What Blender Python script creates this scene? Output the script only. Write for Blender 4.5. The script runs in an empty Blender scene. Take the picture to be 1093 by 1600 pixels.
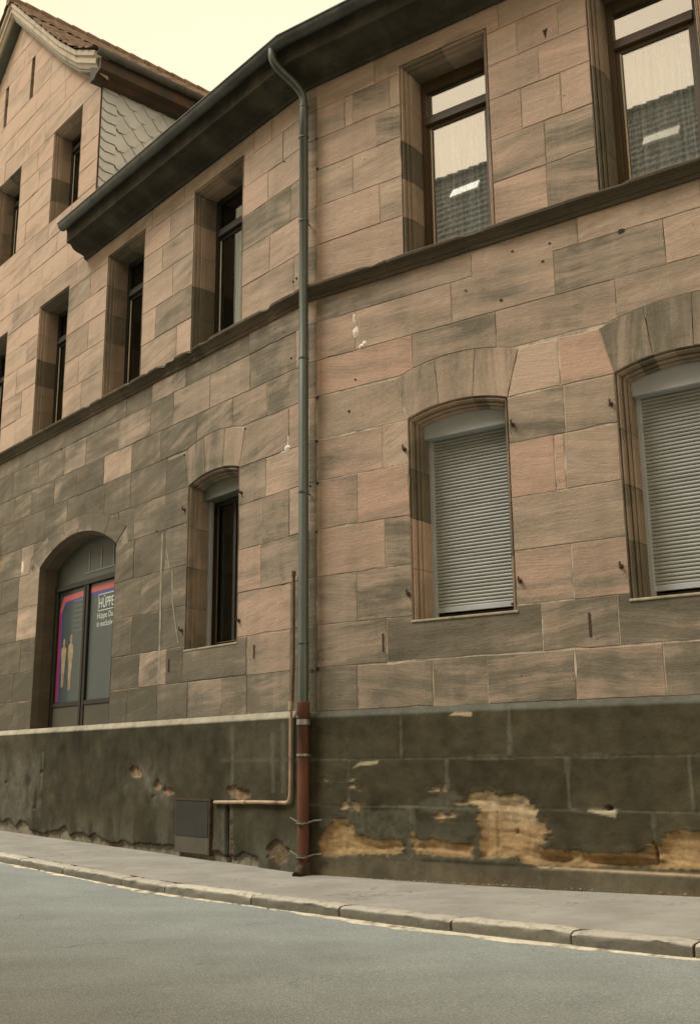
import bpy, bmesh, math, random
import numpy as np
from mathutils import Vector, Matrix

# ------------------------------------------------------------------ camera, sky, light
SC = bpy.context.scene
COL = SC.collection
cam_d = bpy.data.cameras.new('camera'); cam = bpy.data.objects.new('camera', cam_d); COL.objects.link(cam)
cam_d.sensor_fit = 'VERTICAL'; cam_d.sensor_height = 36.0; cam_d.lens = 36.0 * 1621.3 / 1600.0
cam_d.clip_start = 0.05; cam_d.clip_end = 2000
PITCH, ROLL = math.radians(13.524), math.radians(-0.5722)
cp, sp, cr, sr = math.cos(PITCH), math.sin(PITCH), math.cos(ROLL), math.sin(ROLL)
Fv = Vector((0, cp, sp)); Uv = Vector((0, -sp, cp)); Rv = Vector((1, 0, 0))
R2 = cr * Rv + sr * Uv; U2 = -sr * Rv + cr * Uv
M = Matrix((R2, U2, -Fv)).transposed().to_4x4(); M.translation = Vector((0, 0, 1.25))
cam.matrix_world = M
SC.camera = cam
SUN_EL, SUN_AZ = math.radians(54), math.radians(262)      # azimuth measured clockwise from +Y
world = bpy.data.worlds.new('World'); SC.world = world; world.use_nodes = True
wn = world.node_tree.nodes; wl = world.node_tree.links
sky = wn.new('ShaderNodeTexSky'); sky.sky_type = 'NISHITA'; sky.sun_disc = False
sky.sun_elevation = SUN_EL; sky.sun_rotation = SUN_AZ; sky.air_density = 1.5; sky.dust_density = 6.0
tcw = wn.new('ShaderNodeTexCoord')
nzw = wn.new('ShaderNodeTexNoise'); nzw.inputs['Scale'].default_value = 1.3; nzw.inputs['Detail'].default_value = 3
wl.new(tcw.outputs['Generated'], nzw.inputs['Vector'])
crw = wn.new('ShaderNodeValToRGB')
crw.color_ramp.elements[0].position = .3; crw.color_ramp.elements[0].color = (6.3, 4.75, 3.05, 1)
crw.color_ramp.elements[1].position = .75; crw.color_ramp.elements[1].color = (6.9, 5.4, 3.8, 1)
wl.new(nzw.outputs['Fac'], crw.inputs['Fac'])
mxw = wn.new('ShaderNodeMix'); mxw.data_type = 'RGBA'; mxw.inputs['Factor'].default_value = .9
wl.new(sky.outputs['Color'], mxw.inputs['A']); wl.new(crw.outputs['Color'], mxw.inputs['B'])
bg = wn['Background']; bg.inputs['Strength'].default_value = .1
wl.new(mxw.outputs['Result'], bg.inputs['Color'])
sun_d = bpy.data.lights.new('sun', 'SUN'); sun = bpy.data.objects.new('sun', sun_d); COL.objects.link(sun)
sun_d.energy = 1.5; sun_d.angle = math.radians(22); sun_d.color = (1.0, .99, .94)
sdir = Vector((math.sin(SUN_AZ) * math.cos(SUN_EL), math.cos(SUN_AZ) * math.cos(SUN_EL), math.sin(SUN_EL)))
sun.rotation_euler = sdir.to_track_quat('Z', 'Y').to_euler()
SC.view_settings.view_transform = 'Standard'; SC.view_settings.look = 'None'
SC.view_settings.exposure = 1.02; SC.view_settings.gamma = 1.0
SC.view_settings.use_curve_mapping = False

RNG = random.Random(7)
# ------------------------------------------------------------------ frames
K = Vector((-0.5086, 12.3877, 0.0))
ANG = {'R': math.radians(-34.752), 'L': math.radians(-48.892)}
DV = {s: Vector((math.cos(a), math.sin(a), 0)) for s, a in ANG.items()}
NV = {s: Vector((math.sin(a), -math.cos(a), 0)) for s, a in ANG.items()}     # out of the wall
def wpt(s, u, z, off=0.0):
    return K + DV[s] * u + NV[s] * off + Vector((0, 0, z))

# ------------------------------------------------------------------ materials
def mat(name, build, **k):
    m = bpy.data.materials.new(name); m.use_nodes = True
    nt = m.node_tree; nt.nodes.clear()
    build(Nd(nt), **k)
    return m
class Nd:
    def __init__(s, nt): s.nt = nt; s.n = nt.nodes; s.l = nt.links
    def new(s, t, **k):
        n = s.n.new(t)
        for a, b in k.items():
            if hasattr(n, a): setattr(n, a, b)
        return n
    def put(s, sock, v):
        if isinstance(v, bpy.types.NodeSocket): s.l.new(v, sock)
        elif v is not None:
            if isinstance(v, tuple) and len(v) == 3 and sock.type == 'RGBA': v = (*v, 1)
            sock.default_value = v
    def math(s, op, a, b=0.0, c=None, clamp=False):
        n = s.n.new('ShaderNodeMath'); n.operation = op; n.use_clamp = clamp
        s.put(n.inputs[0], a); s.put(n.inputs[1], b)
        if c is not None: s.put(n.inputs[2], c)
        return n.outputs[0]
    def mix(s, f, a, b, mode='MIX'):
        n = s.n.new('ShaderNodeMix'); n.data_type = 'RGBA'; n.blend_type = mode
        s.put(n.inputs['Factor'], f); s.put(n.inputs['A'], a); s.put(n.inputs['B'], b)
        return n.outputs['Result']
    def noise(s, vec, scale, detail=4, rough=.55, dist=0.0, w=None):
        n = s.n.new('ShaderNodeTexNoise')
        if w is not None: n.noise_dimensions = '4D'; s.put(n.inputs['W'], w)
        if vec is not None: s.l.new(vec, n.inputs['Vector'])
        n.inputs['Scale'].default_value = scale; n.inputs['Detail'].default_value = detail
        n.inputs['Roughness'].default_value = rough; n.inputs['Distortion'].default_value = dist
        return n.outputs['Fac']
    def map(s, v, a, b, c=0.0, d=1.0, smooth=False):
        n = s.n.new('ShaderNodeMapRange'); n.clamp = True
        if smooth: n.interpolation_type = 'SMOOTHSTEP'
        s.put(n.inputs[0], v)
        for i, q in enumerate((a, b, c, d)): s.put(n.inputs[i + 1], q)
        return n.outputs[0]
    def attr(s, name):
        n = s.n.new('ShaderNodeAttribute'); n.attribute_name = name; return n
    def obj(s, scale=(1, 1, 1)):
        t = s.n.new('ShaderNodeTexCoord'); m = s.n.new('ShaderNodeMapping')
        m.inputs['Scale'].default_value = scale; s.l.new(t.outputs['Object'], m.inputs[0]); return m.outputs[0]
    def xyz(s, v):
        n = s.n.new('ShaderNodeSeparateXYZ'); s.l.new(v, n.inputs[0]); return n.outputs
    def comb(s, x, y, z):
        n = s.n.new('ShaderNodeCombineXYZ'); s.put(n.inputs[0], x); s.put(n.inputs[1], y); s.put(n.inputs[2], z); return n.outputs[0]
    def bump(s, h, strength=.3, dist=.01):
        n = s.n.new('ShaderNodeBump'); n.inputs['Strength'].default_value = strength; n.inputs['Distance'].default_value = dist
        s.l.new(h, n.inputs['Height']); return n.outputs[0]
    def out(s, color, rough=.8, metal=0.0, normal=None, spec=.5, **k):
        b = s.n.new('ShaderNodeBsdfPrincipled'); o = s.n.new('ShaderNodeOutputMaterial')
        s.put(b.inputs['Base Color'], color); s.put(b.inputs['Roughness'], rough); s.put(b.inputs['Metallic'], metal)
        b.inputs['Specular IOR Level'].default_value = spec
        for a, v in k.items(): s.put(b.inputs[a.replace('_', ' ')], v)
        if normal is not None: s.l.new(normal, b.inputs['Normal'])
        s.l.new(b.outputs[0], o.inputs[0]); return b

def stone_build(N, dark=1.0):
    """banded sandstone; per-block attributes ga=(grey, bedding angle, seed) gb=(pink, centre u, centre z)"""
    ga = N.attr('ga'); gb = N.attr('gb')
    g = N.xyz(ga.outputs['Vector']); h = N.xyz(gb.outputs['Vector'])
    grey, ang, seed = g[0], g[1], g[2]; pink, uc, zc = h[0], h[1], h[2]
    P = N.xyz(N.obj())
    lx = N.math('SUBTRACT', P[0], uc); lz = N.math('SUBTRACT', P[2], zc)
    ca = N.math('COSINE', ang); sa = N.math('SINE', ang)
    rx = N.math('ADD', N.math('MULTIPLY', lx, ca), N.math('MULTIPLY', lz, sa))
    rz = N.math('SUBTRACT', N.math('MULTIPLY', lz, ca), N.math('MULTIPLY', lx, sa))
    sd = N.math('MULTIPLY', seed, 37.0)
    s2 = N.math('FRACT', N.math('MULTIPLY', seed, 7.31)); s3 = N.math('FRACT', N.math('MULTIPLY', seed, 13.7))
    warp = N.noise(N.comb(rx, P[1], rz), 1.3, 2, w=sd)
    rzw = N.math('ADD', rz, N.math('MULTIPLY', N.math('SUBTRACT', warp, .5), .13))
    veins = N.noise(N.comb(N.math('MULTIPLY', rx, .7), P[1], N.math('MULTIPLY', rzw, N.math('ADD', 4.0, N.math('MULTIPLY', s2, 8.0)))), 1.5, 6, .62, w=sd)
    fine = N.noise(N.comb(N.math('MULTIPLY', rx, 2.4), P[1], N.math('MULTIPLY', rzw, 34.0)), 1.2, 5, .65, w=sd)
    broad = N.noise(N.comb(N.math('MULTIPLY', rx, .5), P[1], N.math('MULTIPLY', rzw, 2.6)), 1.6, 4, .55, w=N.math('ADD', sd, 5.0))
    v = N.math('ADD', N.math('MULTIPLY', veins, .40), N.math('ADD', N.math('MULTIPLY', fine, .13), N.math('MULTIPLY', broad, .67)))
    t = N.math('ADD', N.math('MULTIPLY', N.math('SUBTRACT', v, .6), N.math('ADD', 1.7, N.math('MULTIPLY', s3, 1.9))), N.math('MULTIPLY', grey, 1.0))
    t = N.math('ADD', t, .05)
    # large weathering that runs across block borders
    wx = N.noise(N.obj((.55, 1, .9)), 1.0, 5, .62)
    drip = N.noise(N.obj((5.0, 1, .35)), 1.0, 4, .6)
    t = N.math('ADD', t, N.math('MULTIPLY', N.math('SUBTRACT', wx, .5), 1.1))
    t = N.math('ADD', t, N.math('MULTIPLY', N.math('SUBTRACT', drip, .5), .45))
    blot = N.noise(N.obj((.8, 1, 1.2)), 1.5, 7, .68)
    hi = N.map(P[2], 6.9, 7.5, 1.0, .35)
    t = N.math('ADD', t, N.math('MULTIPLY', hi, N.map(blot, .50, .68, 0, .34)))
    low = N.map(P[2], 1.8, 3.8, .30, 0.0)
    t = N.math('ADD', t, low)
    pale = N.mix(pink, (.57, .435, .32), (.56, .38, .275))
    darkc = N.mix(N.noise(N.obj(), 2.2, 3), (.215, .190, .135), (.26, .218, .160))
    c = N.mix(N.math('ADD', t, 0.0, clamp=True), pale, darkc)
    c = N.mix(N.map(t, .8, 1.6, 0, .85), c, (.098, .090, .062))
    och = N.map(N.noise(N.obj((1, 1, 2)), 1.7, 5, .6), .60, .78, 0, .35)
    c = N.mix(och, c, N.mix(.5, c, (.40, .25, .11)))
    # faint lime runs and pits
    grain = N.noise(N.obj(), 60, 5, .7)
    c = N.mix(N.map(grain, .3, .75, .0, .5), c, N.mix(.55, c, (.06, .05, .035)))
    sp_ = N.map(N.noise(N.obj(), 14, 2, .5), .74, .78, 0, .8)
    c = N.mix(sp_, c, N.mix(.6, c, (.03, .025, .02)))
    ed = N.map(N.noise(N.obj((1.5, 1, 1.5)), 3.0, 4, .65), .62, .8, 0, .45)
    c = N.mix(ed, c, N.mix(.5, c, (.10, .09, .06)))
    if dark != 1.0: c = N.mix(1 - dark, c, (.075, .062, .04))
    hh = N.math('ADD', N.math('MULTIPLY', grain, .5), N.math('ADD', N.math('MULTIPLY', fine, .8), N.math('MULTIPLY', sp_, -1.2)))
    hh = N.math('ADD', hh, N.math('MULTIPLY', N.noise(N.obj(), 9, 4, .6), 1.4))
    N.out(c, .93, normal=N.bump(hh, .8, .009), spec=.15)
STONE = mat('sandstone', stone_build)
STONE_DARK = mat('dark_sandstone', stone_build, dark=.26)  # same stone mixed towards dark brown, for door jamb and string course
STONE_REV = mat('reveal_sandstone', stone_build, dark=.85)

def vcol_build(N, rough=.93, bumpy=.5, name='Col', sc=1.0, vary=.5):
    c = N.attr(name).outputs['Color']
    a = N.noise(N.obj(), 7 * sc, 6, .65); b = N.noise(N.obj((1, 1, 1)), 70 * sc, 4, .7); d = N.noise(N.obj((1.5, 1.5, 1.2)), 1.6, 6, .68)
    m = N.math('ADD', N.math('MULTIPLY', a, .45), N.math('ADD', N.math('MULTIPLY', b, .35), N.math('MULTIPLY', d, .45)))
    k = N.map(m, .38, .85, 1 - vary, 1 + vary)
    cc = N.mix(1.0, c, N.comb(k, k, k), 'MULTIPLY')
    N.out(cc, rough, normal=N.bump(N.math('ADD', a, N.math('MULTIPLY', b, .6)), bumpy, .01), spec=.15)
PLINTH = mat('plinth_crust', vcol_build)

def simple(name, col, rough=.6, metal=0.0, var=.25, nsc=8.0, bump=.15, spec=.4, stretch=(1, 1, 1), dirt=None, df=(.5, .7)):
    def b(N):
        n = N.noise(N.obj(stretch), nsc, 5, .6); n2 = N.noise(N.obj(), nsc * 6, 3, .6)
        lo = tuple(x * (1 - var) for x in col); hi = tuple(min(1, x * (1 + var)) for x in col)
        c = N.mix(N.map(n, .3, .7), lo, hi)
        if dirt: c = N.mix(N.map(N.noise(N.obj(stretch), nsc * .7, 5, .65), *df), c, dirt)
        N.out(c, rough, metal, N.bump(N.math('ADD', n, N.math('MULTIPLY', n2, .4)), bump, .004), spec)
    return mat(name, b)
MORTAR_L = simple('pale_mortar', (.50, .43, .32), .95, var=.25, nsc=5, bump=.5, dirt=(.13, .11, .075), df=(.46, .66))
MORTAR_D = simple('dark_mortar', (.30, .25, .18), .95, var=.3, nsc=3, bump=.4, dirt=(.075, .062, .042), df=(.52, .66))
ZINC = simple('weathered_zinc', (.105, .115, .10), .5, .25, .25, 3, .1, .4, (1, 1, .4), dirt=(.055, .06, .052), df=(.45, .7))
PIPEM = simple('grey_green_pipe', (.088, .105, .085), .42, .35, .18, 3, .08, .5, (2, 2, .3), dirt=(.06, .07, .06), df=(.5, .72))
RUST = simple('red_brown_iron', (.135, .052, .028), .7, .1, .3, 6, .3, .3, (1, 1, .3), dirt=(.06, .042, .028), df=(.42, .6))
RUSTD = simple('dark_rusty_iron', (.07, .045, .03), .8, .2, .4, 10, .3, .3)
CLAMP = simple('galvanised_clamp', (.30, .30, .27), .45, .6, .2, 9, .1)
BEIGEP = simple('old_beige_paint', (.40, .29, .19), .6, 0, .2, 8, .2, .4, dirt=(.17, .10, .06), df=(.52, .66))
BROWNP = simple('brown_iron_pipe', (.13, .085, .05), .7, 0, .3, 8, .2, .3)
WOODB = simple('brown_window_wood', (.078, .052, .024), .5, 0, .22, 5, .15, .4, (1, 1, .15))
WOODD = simple('dark_window_wood', (.028, .024, .015), .75, 0, .22, 5, .15, .4, (1, 1, .15))
SOFFIT = simple('dark_cornice', (.075, .068, .048), .9, 0, .35, 2.5, .5, .2, dirt=(.035, .033, .024), df=(.4, .65))
ALU = simple('grey_aluminium', (.44, .47, .47), .45, .1, .08, 4, .05, .4)
SLATM = simple('shutter_slats', (.35, .36, .32), .55, 0, .14, 3, .05, .35, (1, 1, 6), dirt=(.25, .24, .20), df=(.55, .8))
STRIPM = simple('pale_window_strip', (.55, .48, .33), .5, 0, .1, 5)
DARKIN = simple('dark_room', (.035, .036, .030), .9, 0, .2, 2)
def curt(N):
    x = N.obj((1, 1, 1)); n = N.noise(x, 22, 4, .7); w = N.noise(N.obj((30, 1, .6)), 1, 3, .6)
    c = N.mix(N.map(w, .35, .65), (.27, .31, .32), (.80, .85, .83)); c = N.mix(N.map(n, .4, .7, 0, .5), c, (.30, .33, .31))
    N.out(c, .9, spec=.1)
CURT = mat('net_curtain_cloth', curt)
SLATE = simple('pale_slate', (.60, .66, .64), .5, 0, .08, 3, .15, .5, dirt=(.48, .52, .49), df=(.5, .75))
TILE = simple('roof_tile', (.20, .14, .095), .85, 0, .35, 6, .4, .2, dirt=(.09, .075, .05), df=(.5, .7))
CREAM = simple('weathered_cream_wood', (.42, .36, .26), .8, 0, .18, 5, .35, .3, (1, 1, 1), dirt=(.24, .21, .14), df=(.55, .72))
GREENW = simple('grey_green_soffit', (.13, .145, .115), .75, 0, .2, 4, .15)
PLASTER = simple('white_plaster_lump', (.72, .68, .55), .9, 0, .1, 20, .5)
POSTG = simple('poster_grey_green', (.07, .085, .085), .4, 0, .12, 3, .02)
PINK = simple('poster_pink', (.62, .12, .11), .5, 0, .1, 3, .02)
MAG = simple('poster_magenta', (.42, .05, .14), .5, 0, .1, 3, .02)
BLUE = simple('poster_blue', (.09, .07, .30), .5, 0, .1, 3, .02)
LETTER = simple('poster_white_lettering', (.85, .87, .80), .5, 0, .05, 3, .02)
LETTER2 = simple('poster_grey_lettering', (.22, .23, .20), .5, 0, .05, 3, .02)
SKIN = simple('printed_skin', (.46, .31, .20), .5, 0, .18, 9, .02, dirt=(.30, .15, .08), df=(.5, .65))
PANEL = simple('green_brown_panel', (.075, .07, .045), .7, 0, .15, 3, .1)
LUNET = simple('lunette_panel', (.065, .072, .052), .6, 0, .2, 2, .05, .5)
HATCH = simple('dull_metal_hatch', (.030, .030, .022), .85, .0, .15, 3, .1)
HATCH2 = simple('hatch_lower_board', (.085, .078, .052), .8, 0, .15, 3, .2)
WHITEW = simple('opposite_plaster', (.22, .21, .18), .9, 0, .1, 1, .2)
LEDGE = simple('pale_weathered_ledge', (.42, .39, .29), .9, 0, .2, 4, .4, .2, dirt=(.22, .21, .16), df=(.55, .7))
SILLM = simple('worn_pale_sill', (.36, .32, .23), .9, 0, .25, 6, .4, .2, dirt=(.17, .15, .10), df=(.5, .68))
SKYL = simple('roof_window_pane', (.62, .64, .62), .3, 0, .02, 2, 0)  # pale base colour stands for the sky mirrored in these panes

def glass_build(N, refl=.35, tint=(.75, .8, .76), pw=.6):
    ge = N.n.new('ShaderNodeNewGeometry'); dt = N.n.new('ShaderNodeVectorMath'); dt.operation = 'DOT_PRODUCT'
    N.l.new(ge.outputs['Incoming'], dt.inputs[0]); N.l.new(ge.outputs['Normal'], dt.inputs[1])
    cc = N.math('SUBTRACT', 1.0, N.math('ABSOLUTE', dt.outputs['Value']))
    fz = N.math('ADD', .05, N.math('MULTIPLY', N.math('POWER', cc, 5.0), .95))
    wob = N.bump(N.noise(N.obj(), .9, 2), .02, .04)
    g = N.n.new('ShaderNodeBsdfGlossy'); g.inputs['Roughness'].default_value = .012; N.l.new(wob, g.inputs['Normal'])
    g.inputs['Color'].default_value = (.95, .96, .93, 1)
    t = N.n.new('ShaderNodeBsdfTransparent'); t.inputs['Color'].default_value = (*tint, 1)
    f = N.math('ADD', N.math('MULTIPLY', fz, pw), refl, clamp=True)
    m = N.n.new('ShaderNodeMixShader'); o = N.n.new('ShaderNodeOutputMaterial')
    N.l.new(f, m.inputs[0]); N.l.new(t.outputs[0], m.inputs[1]); N.l.new(g.outputs[0], m.inputs[2]); N.l.new(m.outputs[0], o.inputs[0])
GLASS = mat('coated_window_glass', glass_build, refl=.33, tint=(.95, .97, .95))
GLASSD = mat('old_window_glass', glass_build, refl=.05, pw=.5)
GLASSF = mat('fanlight_glass', glass_build, refl=.40, tint=(.6, .66, .68))

def road_build(N):
    a = N.noise(N.obj(), 300, 3, .7); b = N.noise(N.obj(), 1.1, 4, .6); v = N.n.new('ShaderNodeTexVoronoi'); v.inputs['Scale'].default_value = 75
    tc = N.n.new('ShaderNodeTexCoord'); N.l.new(tc.outputs['Object'], v.inputs['Vector'])
    d = N.noise(N.obj((.5, 3, 1)), .8, 4, .5)
    c = N.mix(N.map(v.outputs['Distance'], .05, .6), (.375, .42, .385), (.165, .195, .185))
    c = N.mix(N.map(a, .35, .7, 0, .5), c, (.40, .42, .40))
    k = N.map(N.math('ADD', b, N.math('MULTIPLY', d, .4)), .4, .95, .84, 1.16)
    c = N.mix(1.0, c, N.comb(k, k, k), 'MULTIPLY')
    pt = N.map(N.noise(N.obj(), 38, 3, .7), .62, .70, 0, .5); c = N.mix(pt, c, (.10, .11, .11)); p2 = N.map(N.noise(N.obj(), 24, 2, .6), .68, .72, 0, .5); c = N.mix(p2, c, (.50, .49, .42))
    wr = N.n.new('ShaderNodeTexVoronoi'); wr.feature = 'DISTANCE_TO_EDGE'; wr.inputs['Scale'].default_value = .45; wv = N.n.new('ShaderNodeVectorMath'); wv.operation = 'ADD'; N.l.new(tc.outputs['Object'], wv.inputs[0]); dd = N.noise(N.obj(), 3, 4, .6); N.l.new(N.comb(dd, N.noise(N.obj((1.3, 1, 1)), 2.2, 4, .6), 0.0), wv.inputs[1]); N.l.new(wv.outputs[0], wr.inputs['Vector'])
    ck_ = N.math('MULTIPLY', N.map(wr.outputs['Distance'], .0, .006, .55, 0), N.map(N.noise(N.obj(), .7, 2), .5, .6)); c = N.mix(ck_, c, (.05, .055, .055))
    N.out(c, .88, normal=N.bump(N.math('ADD', v.outputs['Distance'], N.math('MULTIPLY', a, .6)), .5, .006), spec=.3)
ROAD = mat('worn_asphalt', road_build)
def walk_build(N):
    a = N.noise(N.obj(), 220, 3, .7); b = N.noise(N.obj(), 1.6, 5, .6); s_ = N.noise(N.obj((.6, .6, 1)), 3, 5, .6)
    c = N.mix(N.map(a, .3, .7), (.235, .235, .205), (.375, .365, .32))
    k = N.map(b, .35, .7, .85, 1.15); c = N.mix(1.0, c, N.comb(k, k, k), 'MULTIPLY')
    c = N.mix(N.map(s_, .58, .72, 0, .4), c, (.38, .34, .25))
    st_ = N.noise(N.obj((1, 1, 1)), 7, 6, .7); c = N.mix(N.map(st_, .55, .7, 0, .45), c, (.15, .145, .12))
    wr = N.n.new('ShaderNodeTexVoronoi'); wr.feature = 'DISTANCE_TO_EDGE'; wr.inputs['Scale'].default_value = .6; wv = N.n.new('ShaderNodeVectorMath'); wv.operation = 'ADD'; tc = N.n.new('ShaderNodeTexCoord'); N.l.new(tc.outputs['Object'], wv.inputs[0]); N.l.new(N.comb(N.noise(N.obj(), 3, 4, .6), N.noise(N.obj((1.3, 1, 1)), 2.2, 4, .6), 0.0), wv.inputs[1]); N.l.new(wv.outputs[0], wr.inputs['Vector'])
    c = N.mix(N.math('MULTIPLY', N.map(wr.outputs['Distance'], .0, .008, .7, 0), N.map(N.noise(N.obj(), .9, 2), .48, .55)), c, (.07, .066, .052))
    N.out(c, .92, normal=N.bump(N.math('ADD', a, b), .35, .006), spec=.2)
WALK = mat('footpath_asphalt', walk_build)
def kerb_build(N):
    g = N.attr('seed').outputs['Fac']
    a = N.noise(N.obj(), 120, 4, .7); b = N.noise(N.obj(), 9, 5, .65)
    c = N.mix(N.map(a, .3, .7), (.42, .40, .32), (.74, .71, .59))
    c = N.mix(N.map(b, .5, .72, 0, .65), c, (.15, .135, .09))
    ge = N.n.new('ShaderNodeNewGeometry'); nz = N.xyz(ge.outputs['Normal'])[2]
    c = N.mix(N.map(N.math('ADD', nz, N.math('MULTIPLY', b, .4)), .5, 1.0), N.mix(.78, c, (.10, .092, .06)), c)  # front faces darkened by normal: grime plus shade mixed into the colour
    k = N.math('ADD', N.math('MULTIPLY', g, .3), .82); c = N.mix(1.0, c, N.comb(k, k, k), 'MULTIPLY')
    N.out(c, .9, normal=N.bump(N.math('ADD', a, N.math('MULTIPLY', b, 2.5)), .8, .012), spec=.2)
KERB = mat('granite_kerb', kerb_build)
GROUT = simple('pale_gutter_mortar', (.60, .56, .43), .95, 0, .2, 8, .6, .2, dirt=(.22, .21, .165), df=(.5, .66))

# ------------------------------------------------------------------ mesh helpers
class MB:
    def __init__(s): s.v = []; s.f = []; s.a = {}; s.m = []; s.mi = 0
    def add(s, vs, fs, **attrs):
        b = len(s.v); s.v += [tuple(p) for p in vs]
        for f in fs:
            s.f.append(tuple(b + i for i in f)); s.m.append(s.mi)
            for k in attrs: s.a.setdefault(k, {})[len(s.f) - 1] = attrs[k]
        return s
    def box(s, x0, x1, y0, y1, z0, z1, **k):
        vs = [(x, y, z) for z in (z0, z1) for y in (y0, y1) for x in (x0, x1)]
        return s.add(vs, [(0, 2, 3, 1), (4, 5, 7, 6), (0, 1, 5, 4), (2, 6, 7, 3), (0, 4, 6, 2), (1, 3, 7, 5)], **k)
    def prism(s, poly, y0, y1, bev=.0, **k):
        """poly in (u,z) counter-clockwise seen from the street; front at y0 (smaller y), back at y1"""
        ar = sum(poly[i][0] * poly[(i + 1) % len(poly)][1] - poly[(i + 1) % len(poly)][0] * poly[i][1] for i in range(len(poly)))
        if ar < 0: poly = poly[::-1]
        n = len(poly)
        if bev > 0:
            ins = inset(poly, bev)
            vs = [(x, y0, z) for x, z in ins] + [(x, y0 + bev * .8, z) for x, z in poly] + [(x, y1, z) for x, z in poly]
            fs = [tuple(range(n))]
            for i in range(n):
                j = (i + 1) % n
                fs += [(i, n + i, n + j, j), (n + i, 2 * n + i, 2 * n + j, n + j)]
        else:
            vs = [(x, y0, z) for x, z in poly] + [(x, y1, z) for x, z in poly]
            fs = [tuple(range(n)), tuple(range(2 * n - 1, n - 1, -1))]
            for i in range(n):
                j = (i + 1) % n; fs.append((i, n + i, n + j, j))
        return s.add(vs, fs, **k)
    def tube(s, pts, r, seg=14, cap=True, **k):
        pts = [Vector(p) for p in pts]; n = len(pts); vs = []; rr = r if isinstance(r, (list, tuple)) else [r] * n
        up = Vector((0.13, 0.21, .97)).normalized(); prev = None
        for i, p in enumerate(pts):
            t = (pts[min(i + 1, n - 1)] - pts[max(i - 1, 0)]).normalized()
            if prev is None:
                a = t.cross(up)
                if a.length < .05: a = t.cross(Vector((1, 0, 0)))
                a.normalize()
            else:
                a = (prev - t * prev.dot(t)).normalized()
            prev = a; b = t.cross(a)
            for q in range(seg):
                w = 2 * math.pi * q / seg; vs.append(p + (a * math.cos(w) + b * math.sin(w)) * rr[i])
        fs = []
        for i in range(n - 1):
            for q in range(seg):
                w = (q + 1) % seg; fs.append((i * seg + q, i * seg + w, (i + 1) * seg + w, (i + 1) * seg + q))
        if cap: fs += [tuple(range(seg))[::-1], tuple((n - 1) * seg + q for q in range(seg))]
        return s.add(vs, fs, **k)
    def sweep(s, path, prof, closed_prof=False, **k):
        """path: list of (origin, outward unit, up unit) stations; prof: (outward, up) pairs"""
        vs = []; m = len(prof)
        for o, a, b in path:
            for (p, q) in prof: vs.append(Vector(o) + Vector(a) * p + Vector(b) * q)
        fs = []
        mm = m if closed_prof else m - 1
        for i in range(len(path) - 1):
            for j in range(mm):
                jj = (j + 1) % m; fs.append((i * m + j, i * m + jj, (i + 1) * m + jj, (i + 1) * m + j))
        if closed_prof: fs += [tuple(range(m))[::-1], tuple((len(path) - 1) * m + j for j in range(m))]
        return s.add(vs, fs, **k)
    def build(s, name, mats, parent=None, smooth=False, rot=None, loc=None, world=False, angle=None):
        me = bpy.data.meshes.new(name); me.from_pydata(s.v, [], s.f)
        for m_ in (mats if isinstance(mats, list) else [mats]): me.materials.append(m_)
        if any(s.m): me.polygons.foreach_set('material_index', s.m)
        for k, d in s.a.items():
            ex = next(iter(d.values()))
            if isinstance(ex, tuple):
                at = me.attributes.new(k, 'FLOAT_VECTOR', 'FACE'); arr = np.zeros((len(s.f), 3), 'f')
                for i, v in d.items(): arr[i] = v
                at.data.foreach_set('vector', arr.ravel())
            else:
                at = me.attributes.new(k, 'FLOAT', 'FACE'); arr = np.zeros(len(s.f), 'f')
                for i, v in d.items(): arr[i] = v
                at.data.foreach_set('value', arr)
        if angle:
            bm = bmesh.new(); bm.from_mesh(me); bmesh.ops.recalc_face_normals(bm, faces=bm.faces); bm.to_mesh(me); bm.free()
            me.shade_smooth(); me.set_sharp_from_angle(angle=math.radians(angle))
        elif smooth: me.shade_smooth()
        me.validate(); me.update()
        return link(name, me, parent, rot, loc)
def link(name, data, parent=None, rot=None, loc=None):
    o = bpy.data.objects.new(name, data); COL.objects.link(o)
    if parent: o.parent = parent
    if rot is not None: o.rotation_euler = (0, 0, rot)
    if loc is not None: o.location = loc
    return o
def inset(poly, d):
    n = len(poly); out = []
    for i in range(n):
        a, b, c = Vector(poly[i - 1]), Vector(poly[i]), Vector(poly[(i + 1) % n])
        e1 = (b - a); e2 = (c - b)
        if e1.length < 1e-6 or e2.length < 1e-6: out.append(tuple(b)); continue
        e1.normalize(); e2.normalize()
        n1 = Vector((-e1.y, e1.x)); n2 = Vector((-e2.y, e2.x)); m = n1 + n2
        if m.length < .2: out.append(tuple(b + n1 * d)); continue
        m.normalize(); k = d / max(.35, m.dot(n1)); out.append(tuple(b + m * k))
    return out
def tag(o, label=None, cat=None, group=None, kind=None):
    if label: o['label'] = label
    if cat: o['category'] = cat
    if group: o['group'] = group
    if kind: o['kind'] = kind
    return o
def empty(name, loc=(0, 0, 0), rot=0, parent=None):
    return link(name, None, parent, rot, loc)

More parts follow.
